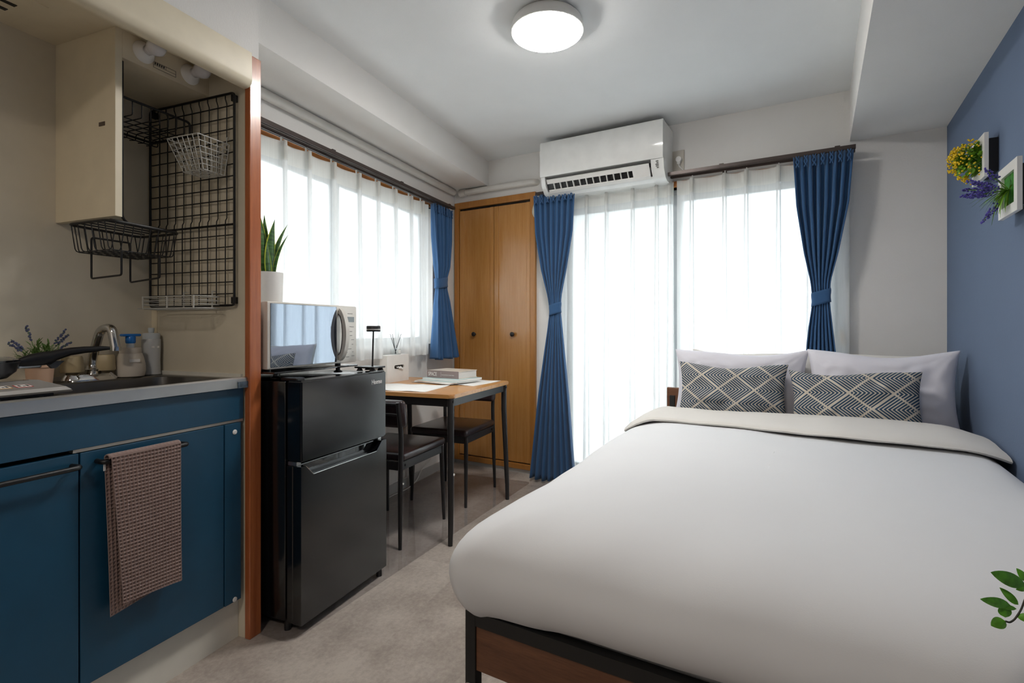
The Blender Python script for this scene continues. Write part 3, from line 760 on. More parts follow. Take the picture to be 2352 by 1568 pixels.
# induction cooker and pan
t = thing('induction_cooker', 'silver portable induction hob at left end of worktop', 'cooker', (-1.66, .66, .884), 'L')
bm = prism(NB(), [(-1.90, .892), (-1.90, .914), (-1.612, .920), (-1.60, .917), (-1.53, .905), (-1.522, .897), (-1.528, .892)], .42, .79, 'y')
for v in bm.verts:
    if v.co.y > .7: v.co.y += .03*max(0, (.92-v.co.z)/.028)
obj('body', bm, M['silver'], t, smooth=20)
obj('foot', BX(-1.88, .44, .884, -1.55, .79, .893), M['blackplastic'], t)
obj('cooking_plate', BX(-1.88, .43, .917, -1.625, .775, .9205), M['blackglass'], t)
for yy, m in ((.655, 'yellow'), (.695, 'yellow'), (.735, 'red')):
    bm = NB(); bx(bm, -.016, -.013, 0, .016, .013, .0004); place(bm, (-1.565, yy, .9112), (0, 1, 0), (-1, 0, .171)); b = obj('button', bm, M[m], t)
    bm = NB(); bx(bm, -.0135, -.0105, 0, .0135, .0105, .0008); place(bm, (-1.565, yy, .9112), (0, 1, 0), (-1, 0, .171)); obj('button_face', bm, M['paperw'], b)
    bm = NB()
    for q in range(3): bx(bm, -.010+q*.008, -.006, 0, -.005+q*.008, .006-(q % 2)*.006, .0011)
    place(bm, (-1.565, yy, .9112), (0, 1, 0), (-1, 0, .171)); obj('symbol', bm, M['darkprint'], b)
t = thing('frying_pan', 'dark non-stick pan with black handle standing on the hob', 'pan', (-1.69, .668, .921), 'L'); c = (-1.69, .668, .921)
obj('pan', lathe(NB(), [(.055, 0), (.085, .006), (.102, .022), (.108, .042), (.111, .046), (.108, .047), (.104, .040), (.098, .022), (.08, .009), (.05, .006)], c, 48), M['pan'], t, smooth=50)
l_ = obj('lid', lathe(NB(), [(.107, .047), (.108, .052), (.09, .058), (.05, .064), (.02, .066)], c, 48), M['blackglass'], t, smooth=50)
# handle along +y, slightly towards the room
def hp(u, z): return (-1.655+.06*u, .766+.18*u, z)
bm = NB(); prof = [(.0, .955, .972), (.12, .955, .983), (.24, .956, .988), (.34, .958, .990), (.40, .968, .993), (.55, .980, .998), (.7, .985, 1.0), (.8, .987, 1.0), (.92, .991, 1.0), (1.0, .993, .998)]
rs = []
for u, za, zb in prof:
    x, y, _ = hp(u, 0); hw = .011 if u < .9 else .008; zm = (za+zb)/2; hz = (zb-za)/2+.002
    rs.append([bm.verts.new((x+.5*hw*math.cos(an)*1.6, y-.5*hw*math.cos(an)*.6, zm+hz*math.sin(an))) for an in [2*math.pi*q/14 for q in range(14)]])
for i in range(len(rs)-1): ring_faces(bm, rs[i], rs[i+1])
bm.faces.new(rs[0][::-1]); bm.faces.new(rs[-1])
leaf_ = prism(NB(), [(.815, .965), (.86, .964), (.84, .945), (.832, .945)], -1.648, -1.638); join(bm, leaf_)
obj('handle', bm, M['blackplastic'], t, smooth=40)
bm = NB(); bx(bm, -1.665, .765, .948, -1.65, .815, .962, bev=.003); obj('bracket', bm, M['steel'], t)

# hood side panel, light box
struct('trim_12', BX(-1.953, 1.0, 1.386, -1.661, 1.02, 1.95, bev=.001), M['creamboard'], 'L')
t = thing('light_box', 'cream fascia board holding two bulb sockets', 'light fitting', (-1.661, 1.15, 1.87), 'L')
obj('fascia', BX(-1.68, 1.02, 1.866, -1.661, 1.306, 1.95), M['creamboard'], t)
obj('shelf', BX(-1.953, 1.02, 1.866, -1.68, 1.306, 1.876), M['creamboard'], t)
def bulb(y, z, q):
    s = obj('socket', tube(NB(), [(-1.661, y, z), (-1.656, y, z), (-1.646, y, z+.001), (-1.640, y, z+.001)], [.033, .032, .024, .017], 28), M['white'], t, smooth=40)
    obj('bulb', tube(NB(), [(-1.642, y, z+.001), (-1.628, y, z+.002), (-1.612, y, z+.003), (-1.598, y, z+.004), (-1.585, y, z+.005), (-1.578, y, z+.005)], [.014, .016, .024, .027, .021, .009], 24), M['bulb'], s, smooth=True)
bulb(1.082, 1.912, 0); bulb(1.235, 1.912, 1)
pn = NB(); frame_bm('y', 1.112, 1.186, -1.6612, -1.6604, 1.880, 1.900, .001, pn); bx(pn, -1.6612, 1.152, 1.889, -1.6604, 1.1528, 1.9); bx(pn, -1.6612, 1.112, 1.8885, -1.6604, 1.186, 1.8893)
for q in range(5): bx(pn, -1.6612, 1.116+q*.007, 1.891, -1.6604, 1.120+q*.007, 1.898)
obj('data_plate', pn, M['darkprint'], t)
o = obj('name_badge', BX(-1.735, .9985, 1.661, -1.708, 1.0, 1.673), pm('brown_badge', '5a4c42', .4), base=(-1.72, 1, 1.667), fr='L'); tag(o, 'small brown badge on the cream side panel', 'badge')
bm = NB()
for q in range(3): bx(bm, -1.91+q*.045, .30, 1.946, -1.895+q*.045, .835, 1.9495)
vt = thing('extractor_vent', 'cream vent cover with black slots in the kitchen ceiling', 'vent', (-1.8, .6, 1.95), 'L')
obj('cover', BX(-1.93, .28, 1.9475, -1.74, .875, 1.950), M['creamboard'], vt); obj('slots', bm, M['black'], vt)

# wire racks
def wgrid():
    t = thing('wire_grid', 'black wire grid panel on the kitchen side wall', 'grid panel', (-1.73, 1.29, 1.13), 'L')
    x0, x1, z0, z1, y = -1.94, -1.518, 1.13, 1.85, 1.288
    fr_ = NB(); tube(fr_, arcpts([(x0, y, z0), (x1, y, z0), (x1, y, z1), (x0, y, z1)], .014, 4, True), .0042, 8, True)
    tube(fr_, [(x0, y, 1.405), (x1, y, 1.405)], .004, 8); obj('frame', fr_, M['black'], t, smooth=40)
    bm = NB(); nx = 10
    for i in range(1, nx):
        x = x0+(x1-x0)*i/nx
        tube(bm, [(x, y, z0), (x, y, 1.405), (x, y+.001, 1.42), (x, y+.006, 1.43), (x, y+.006, z1-.03), (x, y, z1-.015), (x, y, z1)], .0021, 6)
    nzz = 18
    for i in range(1, nzz):
        z = z0+(z1-z0)*i/nzz
        if abs(z-1.405) < .015: continue
        tube(bm, [(x0, y, z), (x0+.012, y+.003, z), (x1-.03, y+.003, z), (x1, y, z)], .0021, 6)
    w_ = obj('wires', bm, M['black'], t, smooth=40)
    for xx, zz in ((x0+.008, z0+.006), (x1-.016, z0+.006), (x1-.016, z1-.026), (x0+.008, z1-.026)):
        obj('mounting_tab', BX(xx, y, zz, xx+.012, y+.018, zz+.022), M['black'], t)
    for xx, zz in ((x1-.010, z0+.017), (x1-.010, z1-.013)): pass
wgrid()
def shelf():
    t = thing('wire_shelf', 'black wire shelf hung inside the open cabinet', 'wire rack', (-1.78, 1.15, 1.72), 'L')
    fr_ = NB(); X0, X1, Y0, Y1, Z = -1.90, -1.705, 1.028, 1.268, 1.722
    tube(fr_, arcpts([(X1, Y0, Z), (X0, Y0, Z), (X0, Y1, Z), (X1, Y1, Z)], .02, 4), .004, 8)
    tube(fr_, arcpts([(X1, Y0, Z), (X1, Y0, Z+.045), (X1, Y1, Z+.045), (X1, Y1, Z)], .014, 4), .004, 8)
    tube(fr_, arcpts([(X0+.03, Y0, Z-.005), (X0+.03, Y0, Z-.02), (X0+.03, Y1, Z-.02), (X0+.03, Y1, Z-.005)], .008, 3), .002, 6)
    obj('frame', fr_, M['black'], t, smooth=40)
    bm = NB()
    for i in range(8):
        y = Y0+.02+(Y1-Y0-.04)*i/7; tube(bm, arcpts([(X0, y, Z-.016), (X0+.03, y, Z-.02), (X0+.035, y, Z), (X1, y, Z), (X1, y, Z+.045)], .005, 2), .0018, 6)
    for i in range(1, 5):
        x = X0+(X1-X0)*i/5; tube(bm, [(x, Y0, Z-.002), (x, Y1, Z-.002)], .0018, 6)
    obj('wires', bm, M['black'], t, smooth=40)
    obj('upright', tube(NB(), arcpts([(-1.672, 1.026, 1.86), (-1.672, 1.026, 1.385), (-1.69, 1.06, 1.372)], .015, 4), .004, 8), M['black'], t, smooth=40)
shelf()
def basket():
    t = thing('wire_basket', 'black wire basket with two cup loops under the cabinet panel', 'basket', (-1.76, 1.11, 1.20), 'L')
    fr_ = NB(); X0, X1, Y0, Y1, Z = -1.865, -1.665, .985, 1.205, 1.372; zb = 1.288
    rim_ = arcpts([(X0, Y0, Z), (X1, Y0, Z), (X1-.0, Y1, Z-.004), (X0, Y1, Z-.004)], .03, 5, True)
    tube(fr_, rim_, .0042, 8, True)
    for k_ in range(5): tube(fr_, [(X0+.04*k_+.02, 1.0, Z+.006), (X0+.04*k_+.02, Y1, Z+.004)], .0022, 6)
    obj('rim', fr_, M['black'], t, smooth=40)
    bm = NB(); ins = .022
    for i in range(8):
        y = Y0+.02+(Y1-Y0-.04)*i/7; tube(bm, arcpts([(X0, y, Z), (X0+ins, y, zb), (X1-ins, y, zb), (X1, y, Z)], .01, 2), .0017, 6)
    for i in range(6):
        x = X0+.02+(X1-X0-.04)*i/5; tube(bm, arcpts([(x, Y0, Z), (x, Y0+.012, zb), (x, Y1-.012, zb), (x, Y1, Z)], .01, 2), .0017, 6)
    obj('wires', bm, M['black'], t, smooth=40)
    lp = NB(); xa, xb = -1.808, -1.665
    tube(lp, arcpts([(xb, 1.02, 1.285), (xb, 1.02, 1.212), (xa, 1.02, 1.206), (xa, 1.02, 1.334), (xa, 1.135, 1.334), (xa, 1.135, 1.204), (xb, 1.135, 1.214), (xb, 1.135, 1.285)], .008, 3), .003, 8)
    obj('cup_loops', lp, M['black'], t, smooth=40)
basket()
def wbasket():
    t = thing('wire_basket', 'white tapered wire basket hooked high on the grid', 'basket', (-1.60, 1.22, 1.55), 'L')
    A = (-1.675, -1.532, 1.165, 1.28, 1.672); B = (-1.645, -1.552, 1.20, 1.278, 1.57)
    bm = NB()
    for q in range(7):
        u = q/6; a = [A[i]*(1-u)+B[i]*u for i in range(5)]
        tube(bm, arcpts([(a[0], a[2], a[4]), (a[1], a[2], a[4]), (a[1], a[3], a[4]), (a[0], a[3], a[4])], .004, 2, True), .0013 if q else .0018, 6, True)
    for i in range(7):
        u = i/6; xa = A[0]+(A[1]-A[0])*u; xb = B[0]+(B[1]-B[0])*u
        tube(bm, [(xa, A[2], A[4]), (xb, B[2], B[4]), (xb, B[3], B[4]), (xa, A[3], A[4])], .0012, 6)
    for i in range(6):
        u = i/5; ya = A[2]+(A[3]-A[2])*u; yb = B[2]+(B[3]-B[2])*u
        tube(bm, [(A[0], ya, A[4]), (B[0], yb, B[4]), (B[1], yb, B[4]), (A[1], ya, A[4])], .0012, 6)
    obj('wires', bm, M['wirewhite'], t, smooth=40)
    h = NB()
    for x in (-1.65, -1.545): tube(h, arcpts([(x, 1.28, 1.672), (x, 1.281, 1.70), (x, 1.290, 1.70), (x, 1.294, 1.692)], .004, 2), .0016, 6)
    obj('hooks', h, M['wirewhite'], t, smooth=40)
    t = thing('wire_tray', 'white shallow wire tray hooked on bottom of the grid', 'basket', (-1.72, 1.24, 1.12), 'L')
    bm = NB()
    for q, z in enumerate((1.158, 1.145, 1.132, 1.119)):
        r = .002 if q in (0, 3) else .0014
        tube(bm, arcpts([(-1.88, 1.275, z), (-1.845, 1.185, z), (-1.56, 1.185, z), (-1.55, 1.275, z)], .04, 5, True), r, 6, True)
    for i in range(7):
        x = -1.85+.045*i; tube(bm, [(x, 1.186, 1.119), (x, 1.275, 1.119)], .0014, 6)
    obj('wires', bm, M['wirewhite'], t, smooth=40)
    h = NB()
    for x in (-1.82, -1.70, -1.575): bx(h, x-.003, 1.182, 1.118, x+.003, 1.184, 1.16)
    for x in (-1.75, -1.61): bx(h, x-.003, 1.277, 1.118, x+.003, 1.279, 1.18); bx(h, x-.003, 1.279, 1.177, x+.003, 1.293, 1.18)
    obj('straps', h, M['wirewhite'], t)
wbasket()
# ------------------------------------------------------------ fridge
t = thing('refrigerator', 'glossy black two-door refrigerator below the microwave', 'refrigerator', (-1.58, 1.62, 0), 'L')
obj('body', BX(-1.86, 1.382, .035, -1.388, 1.868, .868, bev=.006), M['gloss'], t, smooth=35)
du = prism(NB(), [(1.380, .592), (1.870, .592), (1.870, .872), (1.380, .872)], -1.382, -1.316)
bmesh.ops.bevel(du, geom=[e for e in du.edges], offset=.006, segments=3, affect='EDGES')
u_ = obj('freezer_door', du, M['gloss'], t, smooth=35)
dl = prism(NB(), [(1.380, .035), (1.870, .035), (1.870, .578), (1.838, .578), (1.80, .541), (1.44, .541), (1.425, .552), (1.40, .578), (1.380, .578)], -1.352, -1.316)
l_ = obj('fridge_door', dl, M['gloss'], t)
bm = BX(-1.382, 1.380, .035, -1.352, 1.870, .578, bev=.004); obj('door_liner', bm, M['gloss'], l_)
bm = tube(NB(), [(-1.3155, 1.402, .577), (-1.3155, 1.438, .541), (-1.3155, 1.80, .541), (-1.3155, 1.838, .577)], .0009, 6); obj('handle_edge', bm, M['chrome'], l_)
bm = prism(NB(), [(1.45, .546), (1.79, .546), (1.825, .574), (1.42, .574)], -1.351, -1.349); obj('grip_recess', bm, M['blackglass'], l_)
for y in (1.384, 1.845):
    obj('hinge', BX(-1.378, y, .579, -1.34, y+.02, .591), M['steel'], t)
obj('hinge_cover', BX(-1.42, 1.39, .868, -1.345, 1.43, .880, bev=.004), M['blackplastic'], t)
for x, y in ((-1.395, 1.40), (-1.335, 1.845), (-1.84, 1.40), (-1.84, 1.845)):
    obj('foot', lathe(NB(), [(.012, 0), (.012, .02), (.009, .036)], (x, y, 0), 16), M['blackplastic'], t, smooth=40)
obj('brand_lettering', place(text_bm('Hisense', .027, .0004), (-1.3155, 1.768, .8215), (0, 1, 0), (0, 0, 1), .82, 1), M['white'], u_)

# black glass board with round feet, microwave on it
t = thing('glass_board', 'black glass board on round feet beneath the microwave', 'board', (-1.6, 1.59, .873), 'L')
obj('board', BX(-1.80, 1.355, .8935, -1.41, 1.80, .900, bev=.002), M['blackglass'], t)
for x, y in ((-1.45, 1.40), (-1.43, 1.70), (-1.77, 1.40), (-1.77, 1.72)):
    obj('foot', lathe(NB(), [(.016, 0), (.018, .004), (.009, .010), (.009, .021)], (x, y, .8735), 20), M['blackplastic'], t, smooth=40)
t = thing('microwave_oven', 'silver-white microwave with mirrored door on the refrigerator', 'microwave', (-1.62, 1.6, .905), 'L')
X = -1.452; Y0, Y1, Z0, Z1 = 1.365, 1.846, .907, 1.147
obj('casing', BX(-1.78, Y0+.002, Z0+.002, X-.03, Y1-.002, Z1-.003, bev=.004), M['microwhite'], t, smooth=35)
fr_ = BX(X-.03, Y0, Z0, X, Y1, Z1, bev=.005); obj('front_frame', fr_, M['microwhite'], t, smooth=35)
dd = obj('door_glass', BX(X-.001, Y0+.012, Z0+.007, X+.0025, Y1-.13, Z1-.007, bev=.001), M['microglass'], t)
# inner window outline printed on the glass
def arch(y, xo, r, nm, m, par):
    pts = arcpts([(X+.001, y, Z0+.020), (X+xo*.6, y-.000, Z0+.035), (X+xo, y, Z0+.12), (X+xo*.6, y, Z1-.035), (X+.001, y, Z1-.016)], .05, 6)
    return pts
bm = NB(); Yh = Y1-.112
prof = []
n_ = 22
outer = []; inner = []
for i in range(n_+1):
    u = i/n_; z = Z0+.012+(Z1-Z0-.024)*u; b_ = math.sin(math.pi*u)
    outer.append((X+.006+.036*b_**.6, z)); 
for i in range(n_+1):
    u = i/n_; z = Z0+.034+(Z1-Z0-.068)*u; b_ = math.sin(math.pi*u)
    inner.append((X+.002+.022*b_**.45, z))
prism(bm, outer+inner[::-1], Yh-.008, Yh+.014, 'y'); h_ = obj('handle', bm, M['microwhite'], t, smooth=30)
bm = NB(); i2 = [(x-.0035, z) for x, z in inner]
prism(bm, inner+i2[::-1], Yh-.009, Yh+.012, 'y'); obj('handle_grip', bm, M['blackplastic'], h_, smooth=30)
obj('display', BX(X-.001, Y1-.066, Z1-.068, X+.0006, Y1-.018, Z1-.046), M['lcd'], t)
bm = NB()
for (z, a, b_) in ((.031, .060, .028), (.086, .052, .036), (.087, .04, .02), (.107, .052, .03), (.124, .052, .030), (.142, .036, .018), (.162, .033, .023), (.181, .06, .035), (.196, .066, .06), (.194, .03, .022), (.214, .07, .05), (.211, .034, .016)):
    bx(bm, X-.001, Y1-a, Z1-z-.0028, X+.0003, Y1-b_, Z1-z)
obj('panel_print', bm, M['print'], t)
bm = NB()
for x in (-1.49, -1.75):
    for y in (1.40, 1.77): lathe(bm, [(.012, .8995), (.012, .909)], (x, y, 0), 14)
obj('feet', bm, M['blackplastic'], t)

# snake plant on the microwave
c = Vector((-1.565, 1.475, 1.147))
t = thing('snake_plant', 'snake plant in a plain white cylinder pot on the microwave', 'plant', tuple(c), 'L')
obj('pot', lathe(NB(), [(.046, 0), (.050, .003), (.0525, .10), (.0525, .114), (.047, .114), (.046, .10)], tuple(c), 44), M['ceramic'], t, smooth=40)
obj('soil', lathe(NB(), [(.001, .097), (.046, .099)], tuple(c), 24), M['stem'], t)
def sleaf(px, py, tx, ty, L, W, tw):
    bm = NB(); uvl = bm.loops.layers.uv.new('UVMap'); g = []; n = 14
    for i in range(n+1):
        u = i/n; w_ = W*(.45+.55*math.sin(math.pi*min(1, u*1.0+.08))**.8)*(1-u**5)**.8*.5+.0003
        a = tw+u*.5; cc = c+Vector((px+tx*u*u, py+ty*u*u, .095+L*u)); s = Vector((math.cos(a), math.sin(a), 0)); nn = Vector((-math.sin(a), math.cos(a), 0))
        g.append([bm.verts.new(cc+s*w_*q+nn*(w_*.35*abs(q))) for q in (-1, -.5, 0, .5, 1)])
    for i in range(n):
        for q in range(4):
            f = bm.faces.new((g[i][q], g[i][q+1], g[i+1][q+1], g[i+1][q]))
            for lp, (a, b) in zip(f.loops, ((q, i), (q+1, i), (q+1, i+1), (q, i+1))): lp[uvl].uv = (a/4, b/n)
    obj('leaf', bm, M['snake'], t, smooth='keep')
sleaf(0, -.012, -.02, -.02, .265, .044, 1.2); sleaf(.008, .006, .0, .018, .225, .050, 1.35); sleaf(.0, .02, .01, .065, .215, .022, 1.0)
sleaf(-.015, -.02, -.02, -.03, .20, .04, 1.0); sleaf(.02, -.012, .02, -.03, .13, .036, 1.5); sleaf(-.01, .0, -.01, 0, .24, .03, .7); sleaf(.012, .016, .02, .05, .17, .014, .9)

# cordless lamp
c = (-1.352, 1.822, .873)
t = thing('table_lamp', 'slim black cordless lamp on the right end of the refrigerator', 'lamp', c, 'L')
obj('base', BX(c[0]-.062, c[1]-.04, .885, c[0]+.036, c[1]+.042, .892, bev=.002), M['blackmetal'], t)
bm = NB(); lathe(bm, [(.014, .8735), (.008, .885)], (c[0]+.02, c[1]+.028, 0), 16); lathe(bm, [(.014, .8735), (.008, .885)], (c[0]-.045, c[1]+.028, 0), 16); lathe(bm, [(.014, .8735), (.008, .885)], (c[0]-.045, c[1]-.026, 0), 16); lathe(bm, [(.014, .8735), (.008, .885)], (c[0]+.02, c[1]-.026, 0), 16)
obj('feet', bm, M['blackmetal'], t)
obj('pole', tube(NB(), [(c[0], c[1], .891), (c[0]-.004, c[1]+.012, 1.04)], .0035, 12), M['blackmetal'], t, smooth=40)
hc = (c[0]-.004, c[1]+.012, 1.038)
s_ = obj('shade', lathe(NB(), [(.004, .0), (.0285, .0), (.0292, .003), (.0292, .022), (.027, .025), (.002, .025)], hc, 36), M['blackmetal'], t, smooth=40)
obj('band', lathe(NB(), [(.0294, .008), (.0296, .0085), (.0296, .0105), (.0294, .011)], hc, 36, cap=False), M['white'], s_)

# ------------------------------------------------------------ table
t = thing('dining_table', 'small square bamboo-topped table with black tubular legs', 'table', (-1.55, 2.59, 0), 'L')
tx0, tx1, ty0, ty1 = -1.912, -1.183, 2.222, 2.962
bm = prism(NB(), rrect(tx0, ty0, tx1, ty1, .022, 6), .711, .730, 'z'); bmesh.ops.bevel(bm, geom=[e for e in bm.edges if abs(e.verts[0].co.z-e.verts[1].co.z) < 1e-5], offset=.004, segments=2, affect='EDGES')
obj('table_top', bm, M['bamboo'], t, smooth=35)
ap = NB(); a = .03
bx(ap, tx0+a, ty0+.022, .668, tx1-a, ty0+.034, .711); bx(ap, tx0+a, ty1-.034, .668, tx1-a, ty1-.022, .711)
bx(ap, tx1-.034, ty0+a, .668, tx1-.022, ty1-a, .711); bx(ap, tx0+.022, ty0+a, .668, tx0+.034, ty1-a, .711)
obj('apron', ap, M['blackmetal'], t)
for sx, sy, xx, yy in ((1, -1, tx1-.026, ty0+.028), (1, 1, tx1-.026, ty1-.028), (-1, -1, tx0+.028, ty0+.028), (-1, 1, tx0+.028, ty1-.028)):
    ex = xx+(.012 if sx > 0 else -.002)
    l_ = obj('leg', tube(NB(), [(xx, yy, .711), (xx, yy, .56), (ex, yy+sy*.022, .10), (ex, yy+sy*.026, .0)], [.0165, .0165, .013, .0115], 16), M['blackmetal'], t, smooth=40)
    if sx > 0:
        for z in (.694,): obj('bolt', disc(NB(), (xx+.017, yy-.002, z), .006, .004, 'x', 12), M['blackplastic'], l_)
        if sy < 0: obj('screw', disc(NB(), (xx+.0215, yy-.006, .34), .006, .004, 'x', 12), M['white'], l_)

# chairs
def chair():
    t = thing('dining_chair', '', 'chair', (0, 0, 0), 'L', local=True)
    bm = BX(-.192, -.20, .412, .192, .222, .452, bev=.016, seg=4); rr_ = random.Random(3)
    obj('seat', bm, M['leather'], t, smooth=60)
    fr_ = NB(); bx(fr_, -.182, .19, .372, .182, .206, .412); bx(fr_, -.182, -.206, .372, .182, -.19, .412); bx(fr_, .168, -.2, .372, .184, .2, .412); bx(fr_, -.184, -.2, .372, -.168, .2, .412)
    obj('seat_frame', fr_, M['blackmetal'], t)
    for s in (-1, 1):
        l_ = obj('leg', tube(NB(), [(s*.178, .196, .41), (s*.180, .20, .30), (s*.185, .213, 0)], [.0125, .0125, .0085], 14), M['blackmetal'], t, smooth=40)
        l_ = obj('leg', tube(NB(), arcpts([(s*.185, -.215, 0), (s*.180, -.205, .30), (s*.178, -.195, .55), (s*.178, -.225, .70)], .05, 5), [.0085]+[.012]*12+[.009], 14), M['blackmetal'], t, smooth=40)
        if s > 0: obj('screw', disc(NB(), (s*.180+.0125, -.2, .31), .005, .004, 'x', 12), M['white'], l_)
        obj('bolt', disc(NB(), (s*.186, -.168, .392), .006, .005, 'x', 12), M['blackplastic'], t)
    bm = BX(-.20, -.212, .572, .20, -.165, .708, bev=.02, seg=4)
    for v in bm.verts: v.co.y += -(v.co.z-.62)*.16
    obj('backrest', bm, M['leather'], t, smooth=60)
    bm = NB()
    for z in (.64, .69): tube(bm, [(-.178, -.222+(.7-z)*.15, z), (.178, -.222+(.7-z)*.15, z)], .007, 10)
    obj('back_rail', bm, M['blackmetal'], t, smooth=40)
    return t
ch = chair(); ch.location = Lw(-1.583, 2.312); ch['label'] = 'dark chair between refrigerator and table, its back to the camera'; ch['group'] = 'dining chairs at the table'
dup(ch, Lw(-1.553, 2.945), LA+math.pi, 'dark chair at the far side of the table, beside the closet', 'dining chairs at the table')

# things on the table
TZ = .730
def box_thing(name, label, cat, base, rz=0): return thing(name, label, cat, base, 'L', rz, local=True)
for (nm, x, y, rz, lab) in (('placemat', -1.60, 2.41, .08, 'white placemat at the near edge of the table'), ('placemat', -1.46, 2.79, -.12, 'white placemat half under the magazines at the far edge')):
    rows = [[(-.22+.44*i/16, -.155+.31*j/8, .0009+.0016*(1+math.sin(i*1.1+j*.4))*(abs(j-4)/4)**3) for i in range(17)] for j in range(9)]
    o = obj(nm, sheet(rows), M['paperw'], base=(x, y, TZ), fr='L', rz=rz, local=True, smooth=True, mods=[('SOLIDIFY', dict(thickness=.0008, offset=1))])
    tag(o, lab, 'placemat', 'placemats on the table')
zz = TZ+.005
for i, (w_, d_, h_, rz, ox, oy, m, lab) in enumerate(((.30, .225, .006, -.30, -1.505, 2.735, 'paperw', 'thin white magazine, lowest of the pile'), (.297, .22, .005, -.16, -1.49, 2.74, 'mag', 'thin magazine with red-marked cover, second from the bottom'), (.285, .215, .012, -.24, -1.475, 2.765, 'mag', 'pale turquoise magazine right under the thick book'))):
    t = thing('magazine', lab, 'magazine', (ox, oy, zz), 'L', rz, local=True, group='magazines under the book')
    obj('cover', BX(-w_/2, -d_/2, h_-.0008, w_/2, d_/2, h_), M[m], t); obj('pages', BX(-w_/2+.001, -d_/2, .0006, w_/2-.001, d_/2-.001, h_-.0008), M['paperw'], t)
    zz += h_+.0003
t = thing('book', 'thick hardback with SPACE on its taupe spine, topmost of pile', 'book', (-1.488, 2.79, zz), 'L', R(-11), local=True)
bw, bd, bh = .238, .18, .043
obj('cover', join(BX(-bw/2, -bd/2, 0, bw/2, bd/2, .003), BX(-bw/2, -bd/2, bh-.003, bw/2, bd/2, bh)), M['cover'], t)
obj('pages', BX(-bw/2+.004, -bd/2+.003, .003, bw/2-.003, bd/2-.003, bh-.003), M['pages'], t)
s_ = obj('spine', BX(-bw/2, -bd/2-.0025, 0, bw/2, -bd/2+.002, bh), M['spine'], t)
obj('title', place(text_bm('SPACE', .030, .0003), (-bw/2+.008, -bd/2-.0027, .0115), (1, 0, 0), (0, 0, 1), .80, 1.05), M['paperw'], s_)
bm = NB(); bx(bm, -.012, -bd/2-.0029, .008, -.0112, -bd/2-.0025, .036); obj('divider', bm, M['paperw'], s_)
obj('subtitle', place(text_bm('International Review of Interior Design', .0062, .0002), (-.006, -bd/2-.0027, .0175), (1, 0, 0), (0, 0, 1), .95, 1), M['paperw'], s_)
# tissue box
t = thing('tissue_box', 'white upright tissue box by the wall on the table', 'tissue box', (-1.83, 2.7, TZ), 'L')
bm = NB(); F = -1.800; y0, y1, z0, z1 = 2.565, 2.795, TZ, .893
def fpts(pts, x): return [bm.verts.new((x, y, z)) for y, z in pts]
n_ = 5; ou = rrect(y0, z0, y1, z1, .003, n_); sl = rrect(2.640, .808, 2.745, .830, .0105, n_)
A = fpts(ou, F-.052); B = fpts(ou, F); Cc = fpts(sl, F); D = fpts(sl, F-.01); ring_faces(bm, A, B); ring_faces(bm, B, Cc); ring_faces(bm, Cc, D); bm.faces.new(A[::-1])
obj('box', bm, M['white'], t, smooth=30)
obj('slot_shade', prism(NB(), sl, F-.0105, F-.009), pm('painted_slot_shade', '241c17', .9), t)  # dark plate in the slot, shade inside the box painted as colour
rows = [[(F-.008+.018*u/6*(1+.2*math.sin(v*2)), 2.66+.065*v/8, .820-.014*u/6*(.3+v/8)+.002*math.sin(v*2+u)) for v in range(9)] for u in range(7)]
obj('tissue', sheet(rows), M['paperw'], t, smooth=True)
# reed diffuser
c = (-1.826, 2.69, .8932)
t = thing('reed_diffuser', 'clear glass reed diffuser with black sticks on the tissue box', 'diffuser', c, 'L')
obj('bottle', prism(NB(), rrect(c[0]-.022, c[1]-.03, c[0]+.022, c[1]+.03, .005), c[2], c[2]+.032, 'z'), M['glass'], t)
obj('neck', lathe(NB(), [(.009, .032), (.009, .040)], c, 16), M['clearpl'], t, smooth=40)
lb = obj('label', BX(c[0]+.0222, c[1]-.004, c[2]+.008, c[0]+.0227, c[1]+.022, c[2]+.028), M['paperw'], t)
bm = NB()
for a_, b_ in ((-.075, .008), (-.02, -.01), (.068, .0), (.060, -.012)):
    tube(bm, [(c[0], c[1]-a_*.1, c[2]+.005), (c[0]+b_, c[1]+a_*.9, c[2]+.125)], .0017, 6)
obj('sticks', bm, M['black'], t)

# cable & clear floor mat
bm = tube(NB(), [Vector(p) for p in arcpts([(-1.88, 2.35, .004), (-1.89, 2.75, .004), (-1.88, 2.93, .004), (-1.895, 3.05, .02), (-1.905, 3.12, .075), (-1.905, 3.25, .12)], .08, 5)], .0035, 8)
tag(obj('power_cable', bm, M['cable'], base=(-1.89, 2.8, 0), fr='L', smooth=True), 'thin white cable lying along the left wall behind the chairs', 'cable')
bm = prism(NB(), arc := [(p.x, p.y) for p in arcpts([(-1.90, 1.36, 0), (-1.322, 1.333, 0), (-1.178, 3.35, 0), (-1.90, 3.35, 0)], .05, 6, True)], .0005, .0025, 'z')
tag(obj('floor_mat', bm, M['mat'], base=(-1.55, 2.3, 0), fr='L'), 'clear vinyl floor mat under refrigerator, chairs and table', 'floor mat')

